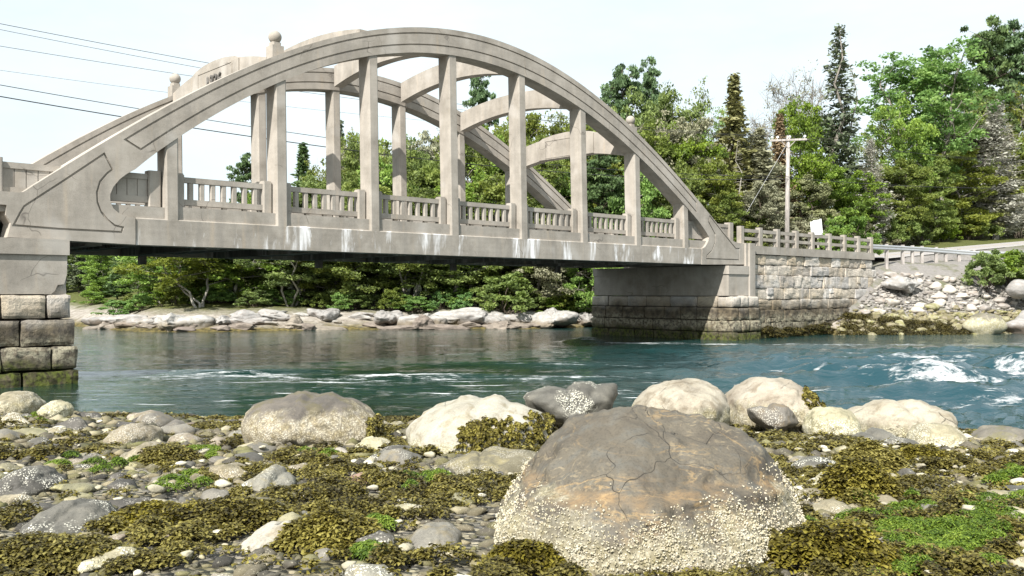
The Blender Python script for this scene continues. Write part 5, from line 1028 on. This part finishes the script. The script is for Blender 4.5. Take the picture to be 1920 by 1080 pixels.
# ---------------------------------------------------------------- utility pole, wires, guard rail, board
POLE = mat_bark('weathered_pole_wood', (.50, .46, .43)); WIRE = mat_plain('black_cable', (.03, .03, .032), .6); STEEL = mat_plain('galvanised_steel', (.50, .51, .52), .45, .5, 6, .2, .6); WHT = mat_plain('white_painted_board', (.62, .63, .65), .5, .4, 4, .1); INS = mat_plain('porcelain', (.85, .85, .84), .25, .5, 5, .05)
PY = 67.0; px0, _, ptop = at(1478, 254, PY); pb = gz(px0, PY)
pole = thing('utility_pole', 'weathered wooden utility pole with one crossarm behind the fence', 'utility pole', (px0, PY, pb), math.radians(-14))
h = ptop - pb; MB().tube([(-.10, 0, -.5), (-.06, 0, h * .5), (0, 0, h)], [.19, .165, .13], 10).build('pole', POLE, pole, True)
b = MB().box(-1.28, 1.28, -.20, -.08, h - .42, h - .28); ca = b.build('crossarm', POLE, pole)
MB().tube([(-.55, -.15, h - .36), (0, -.12, h - .95)], .03, 5).tube([(.55, -.15, h - .36), (0, -.12, h - .95)], .03, 5).build('brace', POLE, pole)
for x in (-1.15, -.75, .1, 1.15):
    MB().tube([(x, -.14, h - .28), (x, -.14, h - .18), (x, -.14, h - .17), (x, -.14, h - .05)], [.03, .03, .10, .08], 8).build('insulator', INS, ca)
gw = at(1407, 400, PY - 1); MB().tube([(-.02, -.05, h - .5), (gw[0] - px0, -1.0, gw[2] - pb)], .012, 4).build('guy_wire', STEEL, pole)
ang = math.radians(-14); ip = lambda x, dz: Vector((px0 + x * math.cos(ang) + .14 * math.sin(ang), PY + x * math.sin(ang) - .14 * math.cos(ang), pb + h + dz))
def wire(a, b_, sag, r, lab_, n=40):
    u = np.linspace(0, 1, n)[:, None]; p = np.array(a) * (1 - u) + np.array(b_) * u; p[:, 2] -= 4 * sag * (u * (1 - u))[:, 0]; tag(MB().tube(p, r, 4).build('overhead_wire', WIRE), lab_, 'wire')
def ext_to(a, px, py, Y, ex=1.25): q = np.array(at(px, py, Y)); a = np.array(a); return a + (q - a) * ex
for (x, dz, py, Y, sag, r, lab_) in [(-1.15, -.05, 8, 34, .75, .011, 'uppermost thin overhead wire at the top left'), (-.75, -.05, 10, 34.5, .95, .009, 'thin overhead wire just under the uppermost one at the top left'), (.1, -.05, 50, 34, .75, .009, 'second thin overhead wire from the top left'), (1.15, -.05, 88, 34, .9, .006, 'faintest thin overhead wire, midway down the top left')]:
    wire(ip(x, dz), ext_to(ip(x, dz), 0, py, Y), sag * 1.5, r, lab_)
wire(ip(0, -3.0), ext_to(ip(0, -3.0), 0, 114, 34), 1.0 * 1.4, .014, 'upper of the two thick dark cables crossing behind the arch'); wire(ip(0, -3.2), ext_to(ip(0, -3.2), 0, 131, 34), 1.1 * 1.4, .02, 'lower and thickest dark cable crossing behind the arch')
for x, dz, px, py, r, lab_ in [(-1.15, -.05, 1920, 296, .009, 'upper thin wire running right from the pole'), (.1, -.05, 1920, 300, .009, 'middle thin wire running right from the pole'), (1.15, -.05, 1920, 304, .009, 'lower thin wire running right from the pole'), (0, -3.1, 1920, 348, .02, 'thick dark cable running right from the pole')]:
    wire(ip(x, dz), ext_to(ip(x, dz), px, py, 76), .35, r, lab_)
# guard rail
gpts = [at(1632, 458, 57.0), at(1690, 461, 59.0), at(1740, 464, 60.2), at(1790, 468, 60.8), at(1830, 471, 61.0), at(1880, 472, 61.0), at(1930, 471, 61.2), at(2010, 468, 62)]
gpts = np.array(gpts); u = np.linspace(0, len(gpts) - 1, 40); gl = np.stack([np.interp(u, np.arange(len(gpts)), gpts[:, i]) for i in range(3)], 1)
gr = thing('guard_rail', 'steel W-beam guard rail on wooden posts along the road bend on the right', 'guard rail', tuple(gl[0]))
prof = [(0, .0), (.05, .05), (.05, .10), (0, .155), (.05, .21), (.05, .26), (0, .31)]; T = np.gradient(gl, axis=0); T[:, 2] = 0; T /= np.linalg.norm(T, axis=1)[:, None]; Nn = np.stack([T[:, 1], -T[:, 0], T[:, 2] * 0], 1)
V = np.concatenate([[gl[i] + Nn[i] * o_ + np.array([0, 0, z - .31]) - gl[0] for o_, z in prof] for i in range(len(gl))]); m7 = 7; q = [(i * m7 + j, i * m7 + j + 1, (i + 1) * m7 + j + 1, (i + 1) * m7 + j) for i in range(len(gl) - 1) for j in range(m7 - 1)]
obj('beam', npmesh('beam', V, np.array(q), True), STEEL, gr)
for px in (1664, 1690, 1713, 1734, 1755, 1773, 1798, 1830, 1868, 1905, 1945):
    pX = gl[np.argmin(abs(gl[:, 0] / gl[:, 1] * F + HX - px))]; g_ = gz(pX[0], pX[1]); z1 = pX[2] + .08 - gl[0][2]; x, y = pX[0] - gl[0][0], pX[1] - gl[0][1]
    MB().box(x - .09, x + .09, y + .03, y + .2, min(g_ - .3, pX[2] - 1.15) - gl[0][2], z1).build('post', POLE, gr)
bx, by_, bz_ = at(1531, 440, 66); sgn = thing('sign_board', 'blank white board tilted on a post behind the fence', 'sign', (bx, by_, gz(bx, by_)), math.radians(-20)); zz = CAM_Z + (HY - 441) / F * 66 - gz(bx, by_)
pts_ = [(-.36, zz), (.44, zz + .05), (.33, zz + 1.18), (.22, zz + 1.16), (.16, zz + 1.11), (-.20, zz + 1.07), (-.34, zz + .98), (-.44, zz + .98)]; n = len(pts_)
V = [(x, -.03, z) for x, z in pts_] + [(x, .03, z) for x, z in pts_]; MB().add(V, [(i, (i + 1) % n, n + (i + 1) % n, n + i) for i in range(n)], [(0, i, i + 1) for i in range(1, n - 1)] + [(n, n + i + 1, n + i) for i in range(1, n - 1)]).build('board', WHT, sgn)
MB().box(.05, .17, .035, .15, -.3, zz + .9).build('post', POLE, sgn)
